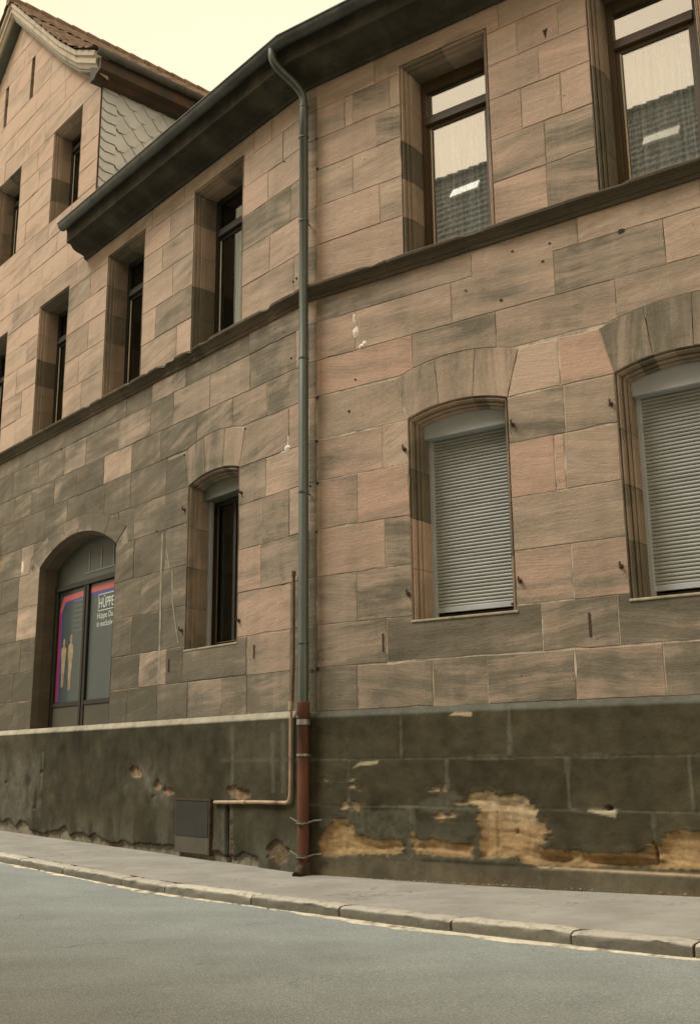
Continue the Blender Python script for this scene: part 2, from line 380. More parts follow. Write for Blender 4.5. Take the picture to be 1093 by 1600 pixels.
# numpy value noise
def vnoise(x, y, seed=0):
    xi = np.floor(x).astype(np.int64); yi = np.floor(y).astype(np.int64); xf = x - xi; yf = y - yi
    def h(a, b):
        n = (a * 374761393 + b * 668265263 + seed * 974634777) & 0x7fffffff
        n = ((n ^ (n >> 13)) * 1274126177) & 0x7fffffff
        return ((n ^ (n >> 16)) & 0xffff) / 65535.0
    sx = xf * xf * (3 - 2 * xf); sy = yf * yf * (3 - 2 * yf)
    return (h(xi, yi) * (1 - sx) + h(xi + 1, yi) * sx) * (1 - sy) + (h(xi, yi + 1) * (1 - sx) + h(xi + 1, yi + 1) * sx) * sy
def fbm(x, y, seed=0, oct=4):
    s = 0; a = .5; t = 0
    for i in range(oct): s = s + a * vnoise(x * 2 ** i, y * 2 ** i, seed + i * 17); t += a; a *= .5
    return s / t
def sdf(px, py, poly):
    """signed distance to polygon, negative inside"""
    d = np.full(px.shape, 1e9); ins = np.zeros(px.shape, bool); n = len(poly)
    for i in range(n):
        x1, y1 = poly[i]; x2, y2 = poly[(i + 1) % n]
        ex, ey = x2 - x1, y2 - y1; L = ex * ex + ey * ey + 1e-12
        t = np.clip(((px - x1) * ex + (py - y1) * ey) / L, 0, 1)
        d = np.minimum(d, (px - x1 - t * ex) ** 2 + (py - y1 - t * ey) ** 2)
        c = ((y1 > py) != (y2 > py)) & (px < (x2 - x1) * (py - y1) / (y2 - y1 + 1e-12) + x1); ins ^= c
    d = np.sqrt(d); return np.where(ins, -d, d)
def sstep(a, b, x):
    t = np.clip((x - a) / (b - a), 0, 1); return t * t * (3 - 2 * t)
def grid_mesh(name, X, Y, Z, mats, parent=None, rot=None, loc=None, col=None, smooth=True, flip=False):
    nr, nc = X.shape
    me = bpy.data.meshes.new(name)
    co = np.stack([X, Y, Z], -1).reshape(-1, 3).astype('f')
    idx = np.arange(nr * nc).reshape(nr, nc)
    q = np.stack([idx[:-1, :-1], idx[:-1, 1:], idx[1:, 1:], idx[1:, :-1]], -1).reshape(-1, 4)
    if flip: q = q[:, ::-1]
    me.vertices.add(len(co)); me.vertices.foreach_set('co', co.ravel())
    me.loops.add(q.size); me.loops.foreach_set('vertex_index', q.ravel().astype('i'))
    me.polygons.add(len(q)); me.polygons.foreach_set('loop_start', (np.arange(len(q)) * 4).astype('i'))
    me.update(calc_edges=True)
    me.materials.append(mats)
    if col is not None:
        at = me.color_attributes.new('Col', 'FLOAT_COLOR', 'POINT')
        c4 = np.concatenate([col.reshape(-1, 3), np.ones((nr * nc, 1))], 1).astype('f'); at.data.foreach_set('color', c4.ravel())
    if smooth: me.shade_smooth()
    me.validate()
    return link(name, me, parent, rot, loc)

# ------------------------------------------------------------------ the house
house = empty('stone_house', K)
tag(house, 'long sandstone street house bending at a downpipe, with gabled wing and shuttered windows', 'house')
def gable(u): return 17.40 - .885 * abs(u + 10.25)
def arc(c, w, z0, z1):
    """segmental arch line z(u): z0 at c+-w, z1 at c"""
    h = z1 - z0; r = (w * w + h * h) / (2 * h)
    def f(u):
        d = abs(u - c)
        return z1 - r + math.sqrt(r * r - d * d) if d < w else -9
    return f
IN = {'w1': arc(2.095, .645, 5.14, 5.25), 'w2': arc(4.605, .645, 5.14, 5.25), 'wl': arc(-2.12, .63, 5.14, 5.245), 'wf': arc(7.1, .645, 5.14, 5.25),
      'door': arc(-6.22, 1.38, 4.64, 5.04)}
EX = {'w1': arc(2.08, .84, 5.66, 5.81), 'w2': arc(4.70, .90, 5.66, 5.81), 'wl': arc(-2.12, .82, 5.655, 5.80), 'wf': arc(7.1, .9, 5.66, 5.81),
      'door': arc(-6.25, 1.75, 4.86, 5.33)}
def fl(*names):
    return lambda u: max([-9] + [EX[n](u) for n in names])
TONE = {}
def ov(s, u, z, grey, pink=.3, ang=None): TONE.setdefault(s, []).append((u, z, grey, pink, ang))
for a in [(.7, 5.4, .42, .1), (3.0, 5.4, .05, .1), (3.6, 5.4, .05, 1), (3.0, 4.85, .75, .1), (3.7, 4.85, .6, .2), (1.3, 4.85, .25, .1, .5), (.6, 4.85, .45, .6),
          (3.0, 4.3, .05, 1), (3.3, 4.3, .0, 1), (3.7, 4.3, .42, .3), (.4, 4.3, .35, .8), (1.1, 4.3, .15, 1), (.6, 3.7, .3, .8), (1.3, 3.7, .75, .1), (3.1, 3.7, .62, .2),
          (.4, 3.1, .5, .3), (1.1, 3.1, .55, .4), (3.0, 3.1, .35, .8), (3.7, 3.1, .3, .9), (2.0, 2.5, .85, 0), (3.4, 2.6, .6, .5), (4.5, 2.5, .85, .1), (.6, 2.6, .5, .3),
          (.4, 2.1, .7, .1), (1.2, 2.1, .5, .7), (2.0, 2.1, .6, .5), (2.9, 2.1, .6, .6), (3.8, 2.1, .4, .9), (4.6, 2.1, .8, .1),
          (.7, 5.9, .05, 1), (2.0, 5.9, .6, .2), (3.2, 5.9, .5, .4), (4.8, 5.9, .5, .3), (.4, 6.4, .3, .7), (1.4, 6.4, .35, .3), (2.6, 6.5, .4, .3), (4.0, 6.4, .65, .1), (5.0, 6.4, .25, .4),
          (1.0, 6.85, .55, .1), (4.3, 6.85, .25, .2), (.4, 8.1, .15, .4), (.8, 9.1, .35, .5), (3.3, 9.5, .3, .9), (3.8, 9.5, .4, .4), (2.9, 9.5, .2, .2), (3.6, 9.1, .2, .7),
          (2.9, 9.1, .25, .7), (3.4, 8.6, .25, .4), (2.85, 8.05, .45, .4)]: ov('R', *a)
for a in [(-1.1, 8.6, .80, .1), (-.6, 8.6, .1, .5), (-.2, 8.6, .65, .1), (-1.1, 9.0, .1, .5), (-.5, 8.05, .05, .4), (-1.1, 8.05, .2, .2), (-1, 7.5, .45, .2),
          (-3.2, 8.05, .8, .1), (-4.1, 8.05, .15, .2), (-3.2, 8.6, .25, .1), (-3.9, 9.5, .15, .4), (-3.6, 7.5, .45, .1), (-3.3, 9.1, .5, .3), (-4.1, 9.1, .1, .3),
          (-3.4, 6.85, .35, .1), (-1.7, 6.4, .42, .1), (-2.7, 6.4, .45, .1), (-.7, 6.4, .65, .1), (-.1, 6.4, .1, .4), (-4.2, 6.4, .65, 0), (-5.0, 5.9, .15, .2), (-6.3, 6.4, .5, 0),
          (-1.7, 5.9, .65, 0), (-.5, 5.9, .55, .3), (-.9, 5.4, .45, .4), (-.2, 5.4, .3, .7), (-.5, 4.85, .25, .4), (-1.2, 4.85, .6, .2), (-.2, 4.3, .1, .1), (-.7, 4.3, .55, .4),
          (-1.2, 4.3, .5, .4), (-1.2, 3.7, .15, .9), (-.5, 3.7, .55, .3), (-.9, 3.1, .12, .9), (-.9, 2.6, .15, .9), (-2, 2.5, .75, 0), (-.8, 2.1, .45, .3), (-1.5, 2.1, .5, .5), (-2.2, 2.1, .45, .2),
          (-3.0, 2.1, .8, 0), (-3.6, 2.6, .25, .2), (-8.0, 4.9, .3, .1), (-7.9, 3.7, .3, .1), (-7.9, 4.3, .45, .1)]: ov('L', *a)
def base_tone(s, u, z, r):
    if s == 'R':
        g = .28 if z > 7.1 else .40
        if z < 4: g = .46
        if z < 2.9: g = .66
        if u < .13: g += .35 + (.45 if z < 5.2 else 0)
    else:
        if z > 10.2: return r.uniform(-.05, .22), r.random() * .5
        elif z > 7.1: g = .30 - .16 * min(1, max(0, (-u - 4) / 3))
        else: g = 1.02 + (.16 if z < 3.4 else 0) - (.25 if u > -1.6 else 0)
    q = r.random(); w_ = 1.0 if (s == 'R' or z > 7.1) else .55; g += (.30 if q < .16 else (-.26 if q > .84 else 0)) * w_
    return max(-.1, min(1.4, g + r.uniform(-.14, .14) * w_)), r.random() ** 1.2 * (.9 if s == 'R' else .45)
def attrs(s, u, z, r, spread=1.0):
    g, p = base_tone(s, u, z, r); ang = r.choice([-.05, .05, .1, .25, .38, -.2, .45]) + r.uniform(-.06, .06)
    for (uu, zz, gg, pp, aa) in TONE.get(s, []):
        if abs(uu - u) < .02 and abs(zz - z) < .02: g, p = gg, pp; ang = aa if aa is not None else ang
    return dict(ga=(g, ang, r.random()), gb=(p, u, z))
class Wall:
    def __init__(s, side): s.s = side; s.mb = MB(); s.r = random.Random(11 if side == 'R' else 23)
    def poly(s, P, depth=.06, gap=.006, bev=.005, proud=None, key=None):
        cu = sum(p[0] for p in P) / len(P); cz = sum(p[1] for p in P) / len(P)
        if key: cu, cz = key
        g, p = base_tone(s.s, cu, cz, s.r); ang = s.r.choice([-.16, -.1, -.05, .0, .06, .16] if s.s == 'R' else [-.03, .03, .08, .14, .22, .3]) + s.r.uniform(-.05, .05)
        lo_u, hi_u = min(q[0] for q in P), max(q[0] for q in P); lo_z, hi_z = min(q[1] for q in P), max(q[1] for q in P)
        for (uu, zz, gg, pp, aa) in TONE.get(s.s, []):
            if lo_u < uu < hi_u and lo_z < zz < hi_z: g, p = gg + ((.12 if cz < 7 else 0) if s.s == 'L' else 0), pp; ang = aa if aa is not None else ang; break
        ar = sum(P[i][0] * P[(i + 1) % len(P)][1] - P[(i + 1) % len(P)][0] * P[i][1] for i in range(len(P)))
        if ar < 0: P = P[::-1]
        pale_j = s.s == 'R' and cz < 5.6; P = inset(P, gap * (s.r.choice((.2, .45, .8, 1.3)) if pale_j else s.r.choice((.08, .12, .18, .3, .9)))); bev = bev * s.r.uniform(.35, 1.9)
        if not pale_j: P = [(x + math.copysign(min(.0015, gap * .25), x - (lo_u + hi_u) / 2), z) for x, z in P]
        # worn, slightly wavy edges
        Q = []
        for i, a in enumerate(P):
            b = P[(i + 1) % len(P)]; L = math.hypot(b[0] - a[0], b[1] - a[1]); n = max(1, int(L / .16))
            nx, nz = (-(b[1] - a[1]) / (L + 1e-9), (b[0] - a[0]) / (L + 1e-9))
            for k in range(n):
                t = k / n; w = 0 if k == 0 else s.r.uniform(-.002, .006)
                if s.r.random() < .05 and k: w += .012
                Q.append((a[0] + (b[0] - a[0]) * t + nx * w, a[1] + (b[1] - a[1]) * t + nz * w))
        off = s.r.uniform(-.003, .003) if proud is None else -proud
        s.mb.prism(Q, off, depth, bev, ga=(g, ang, s.r.random()), gb=(p, cu, cz))
    def col(s, u0, u1, z0, z1, floor=None, ceil=None):
        if u0 > u1: u0, u1 = u1, u0
        if not floor and not ceil: return s.poly([(u0, z0), (u1, z0), (u1, z1), (u0, z1)])
        n = max(2, int((u1 - u0) / .06)); bot = []; top = []
        for i in range(n + 1):
            u = u0 + (u1 - u0) * i / n; b = max(z0, floor(u)) if floor else z0; t = min(z1, ceil(u)) if ceil else z1
            if t - b > .015: bot.append((u, b)); top.append((u, t))
        if len(bot) < 2: return
        P = bot + top[::-1]; Q = []
        for i, p in enumerate(P):           # drop collinear points
            a, c = P[i - 1], P[(i + 1) % len(P)]
            if abs((p[0] - a[0]) * (c[1] - p[1]) - (p[1] - a[1]) * (c[0] - p[0])) > 1e-7: Q.append(p)
        s.poly(Q)
    def row(s, z0, z1, joints, floor=None, ceil=None):
        for a, b in zip(joints[:-1], joints[1:]): s.col(a, b, z0, z1, floor, ceil)
Z = [1.82, 2.33, 2.83, 3.41, 3.99, 4.60, 5.13, 5.70, 6.18, 6.70, 7.02]
# ---- right wing blocks
w = Wall('R')
w.row(Z[0], Z[1], [0, .13, .70, 1.695, 2.36, 3.34, 4.245, 5.1, 6.0, 7.2, 8.4])
w.row(Z[1], Z[2], [0, .13, 1.105])
w.poly([(1.105, 2.33), (3.01, 2.33), (3.01, 2.83), (2.735, 2.83), (2.735, 2.775), (1.455, 2.775), (1.455, 2.83), (1.105, 2.83)], depth=.35, key=(2.0, 2.5))
w.row(Z[1], Z[2], [3.01, 3.825])
w.poly([(3.825, 2.33), (5.5, 2.33), (5.5, 2.83), (5.245, 2.83), (5.245, 2.775), (3.965, 2.775), (3.965, 2.83), (3.825, 2.83)], depth=.35, key=(4.5, 2.5))
w.row(Z[1], 2.775, [5.5, 6.45, 7.74, 8.4])
w.row(Z[2], Z[3], [0, .13, .705, 1.455]); w.row(Z[2], Z[3], [2.735, 3.38, 3.965]); w.row(Z[2], Z[3], [5.245, 5.9, 6.455]); w.row(Z[2], Z[3], [7.735, 8.4])
w.row(Z[3], Z[4], [0, .13, 1.11, 1.455]); w.row(Z[3], Z[4], [2.735, 3.965]); w.row(Z[3], Z[4], [5.245, 5.7, 6.455]); w.row(Z[3], Z[4], [7.735, 8.4])
w.row(Z[4], Z[5], [0, .13, .73, 1.455]); w.row(Z[4], Z[5], [2.735, 3.25, 3.37, 3.965]); w.row(Z[4], Z[5], [5.245, 5.9, 6.455]); w.row(Z[4], Z[5], [7.735, 8.4])
w.row(Z[5], Z[6], [0, .13, 1.10, 1.455]); w.row(Z[5], Z[6], [2.735, 3.395, 3.965]); w.row(Z[5], Z[6], [5.245, 5.7, 6.455]); w.row(Z[5], Z[6], [7.735, 8.4])
w.col(0, .13, Z[6], Z[7])
w.poly([(.13, 5.13), (1.45, 5.13), (1.45, 5.15), (1.29, 5.68), (.8, 5.69), (.13, 5.70)])
w.poly([(2.74, 5.13), (3.375, 5.13), (3.375, 5.68), (2.90, 5.69), (2.745, 5.15)])
w.poly([(3.375, 5.13), (3.965, 5.13), (3.965, 5.16), (3.83, 5.67), (3.375, 5.68)])
w.poly([(5.245, 5.13), (6.45, 5.13), (6.30, 5.68), (5.38, 5.68)])
def vouss(W, key, joints):
    fi, fe = IN[key], EX[key]
    for (a0, a1), (b0, b1) in zip(joints[:-1], joints[1:]):   # (u at intrados, u at extrados)
        n = 6; bot = [(a0 + (b0 - a0) * i / n) for i in range(n + 1)]; top = [(a1 + (b1 - a1) * i / n) for i in range(n + 1)]
        P = [(u, max(5.14 if key != 'door' else 4.64, fi(u))) for u in bot] + [(u, max(EXB[key], fe(u))) for u in reversed(top)]
        W.poly(P, depth=.40, proud=.003)
EXB = {'w1': 5.67, 'w2': 5.67, 'wl': 5.66, 'wf': 5.67, 'door': 4.70}
for a in [(1.6, 5.45, .62, 0, 1.45), (2.0, 5.45, .55, .1, 1.5), (2.5, 5.45, .55, .3, 1.6), (4.2, 5.45, .85, 0, 1.5), (4.6, 5.45, .85, 0, 1.55), (5.0, 5.45, .8, 0, 1.6)]: ov('R', *a)
for a in [(-2.5, 5.5, .6, .1, 1.5), (-2.0, 5.5, .5, .2, 1.5), (-1.6, 5.5, .35, .2, 1.7)]: ov('L', *a)
vouss(w, 'w1', [(1.45, 1.29), (1.88, 1.84), (2.31, 2.36), (2.74, 2.89)])
vouss(w, 'w2', [(3.965, 3.83), (4.38, 4.32), (4.79, 4.82), (5.24, 5.39)])
vouss(w, 'wf', [(6.45, 6.31), (6.9, 6.86), (7.3, 7.35), (7.74, 7.89)])
w.col(0, .13, Z[7], Z[8]); w.row(Z[7], Z[8], [.13, 1.54, 2.64, 4.045, 5.6, 6.7, 8.4], floor=fl('w1', 'w2', 'wf'))
w.row(Z[8], Z[9], [0, .13, .72, 2.085])
w.poly([(2.085, 6.18), (3.375, 6.18), (3.375, 6.70), (3.67, 6.70), (3.67, 7.02), (2.36, 7.02), (2.36, 6.70), (2.085, 6.70)], key=(2.6, 6.5))
w.row(Z[8], Z[9], [3.375, 4.595, 5.9, 7.1, 8.4]); w.row(Z[9], Z[10], [0, .13, 2.36]); w.row(Z[9], Z[10], [3.67, 5.0, 6.4, 8.4])
ZU = [7.22, 7.78, 8.33, 8.87, 9.33, 9.78, 10.25]
UR = [[0, .13, 1.45], [0, .13, 1.12, 1.45], [0, .14, .72, 1.45], [0, .15, 1.08, 1.45], [0, .15, .60, .73, 1.30, 1.45]]
UM = [[2.69, 3.35, 3.945], [2.69, 3.36, 3.945], [2.69, 3.09, 3.59, 3.945], [2.69, 3.34, 3.945], [2.69, 3.09, 3.605, 3.945]]
for i in range(5):
    w.row(ZU[i], ZU[i + 1], UR[i]); w.row(ZU[i], ZU[i + 1], UM[i]); w.row(ZU[i], ZU[i + 1], [5.2, 5.8 + .1 * i, 6.45]); w.row(ZU[i], ZU[i + 1], [7.7, 8.4])
def lintel(W, a, b, o0, o1): W.poly([(a, 9.78), (o0, 9.78), (o0, 9.88), (o1, 9.88), (o1, 9.78), (b, 9.78), (b, 10.25), (a, 10.25)], depth=.2)
w.row(9.78, 10.25, [0, .15, 1.07, 1.28]); lintel(w, 1.28, 2.855, 1.45, 2.69); w.row(9.78, 10.25, [2.855, 3.75]); lintel(w, 3.75, 5.4, 3.945, 5.2); w.row(9.78, 10.25, [5.4, 6.3])
lintel(w, 6.3, 7.9, 6.45, 7.7); w.row(9.78, 10.25, [7.9, 8.4])
wallR = w.mb.build('wall', STONE, house, rot=ANG['R'])
# ---- left wing blocks
w = Wall('L'); END = -16.5
dfl = fl('door'); DR = (-4.84, -7.60)
w.row(Z[0], Z[1], [0, -.36, -1.255, -1.815, -2.64, -3.44, -4.3, DR[0]]); w.row(Z[0], Z[1], [DR[1], -8.35, -9.3, -10.5, -11.6, -13, -14.5, END])
w.row(Z[1], Z[2], [0, -.36, -1.26])
w.poly([(-1.26, 2.33), (-1.26, 2.83), (-1.49, 2.83), (-1.49, 2.775), (-2.75, 2.775), (-2.75, 2.83), (-2.79, 2.83), (-2.79, 2.33)], depth=.35, key=(-2, 2.5))
w.row(Z[1], Z[2], [-2.79, -3.22, -3.975, DR[0]]); w.row(Z[1], Z[2], [DR[1], -8.42, -9.4, -10.7, -12.2, -14, END])
w.row(Z[2], Z[3], [0, -.35, -1.49]); w.row(Z[2], Z[3], [-2.75, -3.42, -4.23, DR[0]]); w.row(Z[2], Z[3], [DR[1], -8.19, -9.1, -10.2, -11.6, -13.1, END])
w.row(Z[3], Z[4], [0, -.975, -1.49]); w.row(Z[3], Z[4], [-2.75, -3.10, -4.0, DR[0]]); w.row(Z[3], Z[4], [DR[1], -8.42, -9.5, -10.6, -12, -14, END])
w.row(Z[4], Z[5], [0, -.39, -.95, -1.49]); w.row(Z[4], Z[5], [-2.75, -3.36, -4.26, DR[0]]); w.row(Z[4], Z[5], [DR[1], -8.45, -9.2, -10.2, -11.6, -13, END])
w.row(Z[5], Z[6], [0, -.89, -1.49]); w.row(Z[5], Z[6], [-2.75, -3.4, -4.30, -4.80, -5.6, -6.9, -7.9, -8.4, -9.5, -10.9, -12.3, -14, END], floor=dfl)
w.col(0, -.40, Z[6], Z[7])
w.poly([(-.40, 5.13), (-.40, 5.68), (-1.36, 5.68), (-1.49, 5.15), (-1.49, 5.13)]); w.poly([(-2.75, 5.13), (-2.75, 5.15), (-2.89, 5.66), (-3.38, 5.66), (-3.38, 5.13)])
w.row(Z[6], Z[7], [-3.38, -4.45, -5.30, -6.0, -6.63, -7.5, -8.39, -9.3, -10.7, -12, -14, END], floor=dfl)
vouss(w, 'wl', [(-2.75, -2.88), (-2.33, -2.38), (-1.9, -1.85), (-1.49, -1.37)])
vouss(w, 'door', [(-7.60, -7.98), (-7.13, -7.35), (-6.65, -6.75), (-6.15, -6.17), (-5.7, -5.6), (-5.25, -5.08), (-4.84, -4.52)])
w.row(Z[7], Z[8], [0, -.87, -1.68, -2.57, -3.58, -4.455, -5.37, -6.34, -7.2, -8.14, -8.85, -10, -11.2, -12.6, -14.2, END], floor=fl('wl'))
w.row(Z[8], Z[9], [0, -.25, -1.27, -2.26, -3.235, -3.9, -4.905, -6.04, -6.83, -7.9, -9.0, -10.3, -11.8, -13.4, END])
w.row(Z[9], Z[10], [0, -1.3, -2.1, -2.91, -3.885, -4.7, -5.76, -6.59, -7.6, -8.8, -10.2, -11.6, -13.4, END])
UL = [[[0, -.31, -1.50], [-2.81, -3.22, -4.30], [-5.57, -6.35, -7.06], [-8.30, -9.1, -9.82], [-11.08, -11.9, -12.6], [-13.84, -15, END]],
      [[0, -.85, -1.50], [-2.81, -3.87, -4.30], [-5.57, -6.5, -7.06], [-8.30, -8.9, -9.82], [-11.08, -12, -12.6], [-13.84, -15.2, END]],
      [[0, -.39, -1.50], [-2.81, -3.38, -4.30], [-5.57, -6.2, -7.06], [-8.30, -9.2, -9.82], [-11.08, -11.7, -12.6], [-13.84, -14.8, END]],
      [[0, -.905, -1.50], [-2.81, -3.72, -4.30], [-5.57, -6.38, -7.06], [-8.30, -8.8, -9.82], [-11.08, -12, -12.6], [-13.84, -15, END]],
      [[0, -.565, -1.325, -1.50], [-2.81, -3.5, -4.30], [-5.57, -6.2, -7.06], [-8.30, -9.1, -9.82], [-11.08, -11.8, -12.6], [-13.84, -15.2, END]]]
for i in range(5):
    for seg in UL[i]: w.row(ZU[i], ZU[i + 1], seg)
w.row(9.78, 10.25, [0, -.82, -1.25]); lintel(w, -3.11, -1.25, -2.81, -1.50); w.row(9.78, 10.25, [-3.11, -4.1]); lintel(w, -5.9, -4.1, -5.57, -4.30); w.row(9.78, 10.25, [-5.9, -6.8])
lintel(w, -8.6, -6.8, -8.30, -7.06); w.row(9.78, 10.25, [-8.6, -9.6]); lintel(w, -11.3, -9.6, -11.08, -9.82); w.row(9.78, 10.25, [-11.3, -12.4]); lintel(w, -14.1, -12.4, -13.84, -12.6); w.row(9.78, 10.25, [-14.1, END])
# gable wall above the eaves
GC = [10.25, 10.80, 11.22, 11.60, 12.12, 12.62, 13.12, 13.63, 14.12, 14.62, 15.12, 15.62, 16.15, 16.65, 17.4]
GW = [(-8.15, -6.92), (-10.93, -9.70), (-13.71, -12.48)]; SL = [(-9.55, -9.38), (-10.92, -10.75)]
r_ = random.Random(5)
def gaps(z0, z1, lo, hi):
    holes = []
    if z0 >= 11.59 and z1 <= 13.64: holes = GW
    if z0 >= 15.1 and z1 <= 16.2: holes = SL
    segs = []; a = hi
    for h0, h1 in sorted(holes, key=lambda h: -h[1]):
        if h1 < a: segs.append((h1, a)); a = h0
    segs.append((lo, a)); return segs
for i in range(len(GC) - 1):
    z0, z1 = GC[i], GC[i + 1]; half = (17.40 - z0) / .885 if z0 > 13.8 else 9
    lo, hi = max(-14.3, -10.25 - half), min(-6.2, -10.25 + half)
    for a, b in gaps(z0, z1, lo, hi):
        j = [b]
        while j[-1] - a > 1.5: j.append(j[-1] - r_.uniform(.6, 1.25))
        if j[-1] - a > .01: j.append(a)
        for q0, q1 in zip(j[:-1], j[1:]): w.col(q1, q0, z0, z1, ceil=gable)
wallL = w.mb.build('wall', STONE, house, rot=ANG['L'])
for ww in (wallR, wallL):
    pass
# ---- mortar core behind the blocks, with the openings left free
def core(side, ulim, zlim, holes, extra_u=(), extra_z=()):
    us = sorted(set([ulim[0], ulim[1]] + [h[0] for h in holes] + [h[1] for h in holes] + list(extra_u)))
    zs = sorted(set([zlim[0], zlim[1]] + [h[2] for h in holes] + [h[3] for h in holes] + list(extra_z)))
    us = [u for u in us if ulim[0] <= u <= ulim[1]]; zs = [z for z in zs if zlim[0] <= z <= zlim[1]]
    mb = MB(); nu, nz = len(us) - 1, len(zs) - 1
    op = [[any(h[0] - 1e-6 <= us[i] and us[i + 1] <= h[1] + 1e-6 and h[2] - 1e-6 <= zs[j] and zs[j + 1] <= h[3] + 1e-6 for h in holes) for j in range(nz)] for i in range(nu)]
    Y0, Y1 = .007, .42
    for i in range(nu):
        for j in range(nz):
            if op[i][j]: continue
            a, b, c, d = us[i], us[i + 1], zs[j], zs[j + 1]
            mb.mi = 0 if (side == 'R' and c < 5.9) else 1
            y0 = .005 if mb.mi == 0 else Y0
            mb.add([(a, y0, c), (b, y0, c), (b, y0, d), (a, y0, d)], [(0, 1, 2, 3)])
            mb.add([(a, Y1, c), (b, Y1, c), (b, Y1, d), (a, Y1, d)], [(3, 2, 1, 0)])
            for (ii, jj, q) in ((i - 1, j, [(a, c), (a, d)]), (i + 1, j, [(b, c), (b, d)]), (i, j - 1, [(a, c), (b, c)]), (i, j + 1, [(a, d), (b, d)])):
                if not (0 <= ii < nu and 0 <= jj < nz) or op[ii][jj]:
                    (p0, r0), (p1, r1) = q
                    mb.add([(p0, y0, r0), (p1, y0, r1), (p1, Y1, r1), (p0, Y1, r0)], [(0, 1, 2, 3)])
    return mb
HR = [(a, b, 2.775, 5.66) for a, b in ((1.455, 2.735), (3.965, 5.245), (6.455, 7.735))] + [(a, b, 7.12, 9.88) for a, b in ((1.45, 2.69), (3.945, 5.2), (6.45, 7.7))]
core('R', (0, 8.4), (1.72, 10.35), HR, extra_z=(5.9,)).build('wall_core', [MORTAR_L, MORTAR_D], house, rot=ANG['R'])
HL = [(-2.75, -1.49, 2.775, 5.65), (-7.60, -4.84, 1.82, 5.06)] + [(a, b, 7.12, 9.88) for a, b in ((-2.81, -1.5), (-5.57, -4.3), (-8.3, -7.06), (-11.08, -9.82), (-13.84, -12.6))]
core('L', (-16.5, 0), (1.72, 10.35), HL).build('wall_core', [MORTAR_L, MORTAR_D], house, rot=ANG['L'])
mb = core('L', (-14.3, -6.2), (10.352, 13.82), [(a, b, 11.60, 13.63) for a, b in GW])
mb.mi = 1
mb.prism([(-14.28, 13.82), (-6.22, 13.82), (-6.22, gable(-6.22) - .01), (-9.38, gable(-9.38) - .01), (-9.38, 15.12), (-9.55, 15.12), (-9.55, 16.15), (-9.38, 16.15), (-9.38, gable(-9.38) - .02), (-10.25, 17.38), (-14.28, gable(-14.28) - .01)], .013, .4) if False else None
for (a, b) in ((-14.28, -10.92), (-10.75, -9.55), (-9.38, -6.22)):
    P = [(a, 13.822), (b, 13.822), (b, gable(b) - .012)] + ([(-10.25, 17.388)] if a < -10.25 < b else []) + [(a, gable(a) - .012)]
    mb.prism(P, .013, .4)
for (a, b) in SL:
    mb.prism([(a, 13.822), (b, 13.822), (b, 15.12), (a, 15.12)], .013, .4); mb.prism([(a, 16.15), (b, 16.15), (b, gable(b) - .012), (a, gable(a) - .012)], .013, .4)
    mb.box(a, b, .3, .32, 15.12, 16.15)
mb.build('gable_core', [MORTAR_L, MORTAR_D], house, rot=ANG['L'])

# ------------------------------------------------------------------ window surrounds
PU = [(0, -.002), (.003, .028), (.010, .030), (.015, .008), (.022, .004), (.030, .008), (.036, .045), (.041, .072), (.048, .048), (.056, .043), (.063, .050), (.068, .090), (.074, .118), (.081, .094), (.092, .098), (.105, .150), (.105, .42)]
PLW = [(0, -.002), (.003, .032), (.012, .038), (.018, .015), (.028, .012), (.036, .022), (.044, .075), (.050, .092), (.058, .070), (.068, .068), (.076, .095), (.083, .128), (.091, .112), (.105, .150), (.105, .42)]
def surround(side, u0, u1, zb, path_top, prof, parent_m, seed):
    """prof: (inward, depth) swept up the left jamb, over the head and down the right jamb"""
    r = random.Random(seed)
    pts = [(u0, zb)] + path_top + [(u1, zb)]
    mb = MB(); n = len(pts)
    st = []
    for i, p in enumerate(pts):
        a = Vector(pts[max(0, i - 1)]); b = Vector(p); c = Vector(pts[min(n - 1, i + 1)])
        e1 = (b - a).normalized() if i else None; e2 = (c - b).normalized() if i < n - 1 else None
        if e1 is None: nn = Vector((e2.y, -e2.x)); k = 1
        elif e2 is None: nn = Vector((e1.y, -e1.x)); k = 1
        else:
            n1 = Vector((e1.y, -e1.x)); n2 = Vector((e2.y, -e2.x)); nn = (n1 + n2).normalized(); k = 1 / max(.3, nn.dot(n1))
        st.append((b, nn * k))
    segs = []
    for i in range(n - 1):
        (a, na), (b, nb) = st[i], st[i + 1]; L = (b - a).length; m = max(1, round(L / .54)) if L > .7 else 1
        for q in range(m):
            segs.append((a.lerp(b, q / m), na.lerp(nb, q / m), a.lerp(b, (q + 1) / m), nb if q == m - 1 else na.lerp(nb, (q + 1) / m), L > .7))
    for (a, na, b, nb, big) in segs:
        g = r.choice((.2, .45, .7, 1.0)) + r.uniform(-.1, .1); p_ = r.uniform(0, .5); sd = r.random()
        d = (b - a).normalized() * (.0025 if big else 0)
        a2, b2 = a + d, b - d
        vs = []
        for (q, nn) in ((a2, na), (b2, nb)):
            for (i_, dd) in prof: vs.append((q.x + nn.x * i_, dd, q.y + nn.y * i_))
        m = len(prof); fs = [(j, j + 1, m + j + 1, m + j) for j in range(m - 1)]
        c = (a + b) / 2
        mb.add(vs, fs, ga=(g, 1.5 if abs((b - a).x) < .1 else .05, sd), gb=(p_, c.x, c.y))
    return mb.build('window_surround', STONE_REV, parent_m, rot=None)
def window_root(side, uc, z, label=None):
    o = empty('window', (0, 0, 0), ANG[side], house)
    if label: o['label'] = label
    return o
def box_obj(name, m, parent, *b, bev=.004):
    mb = MB(); mb.box(*b); o = mb.build(name, m, parent)
    if bev:
        md = o.modifiers.new('bevel', 'BEVEL'); md.width = bev; md.segments = 2; md.limit_method = 'ANGLE'
    return o
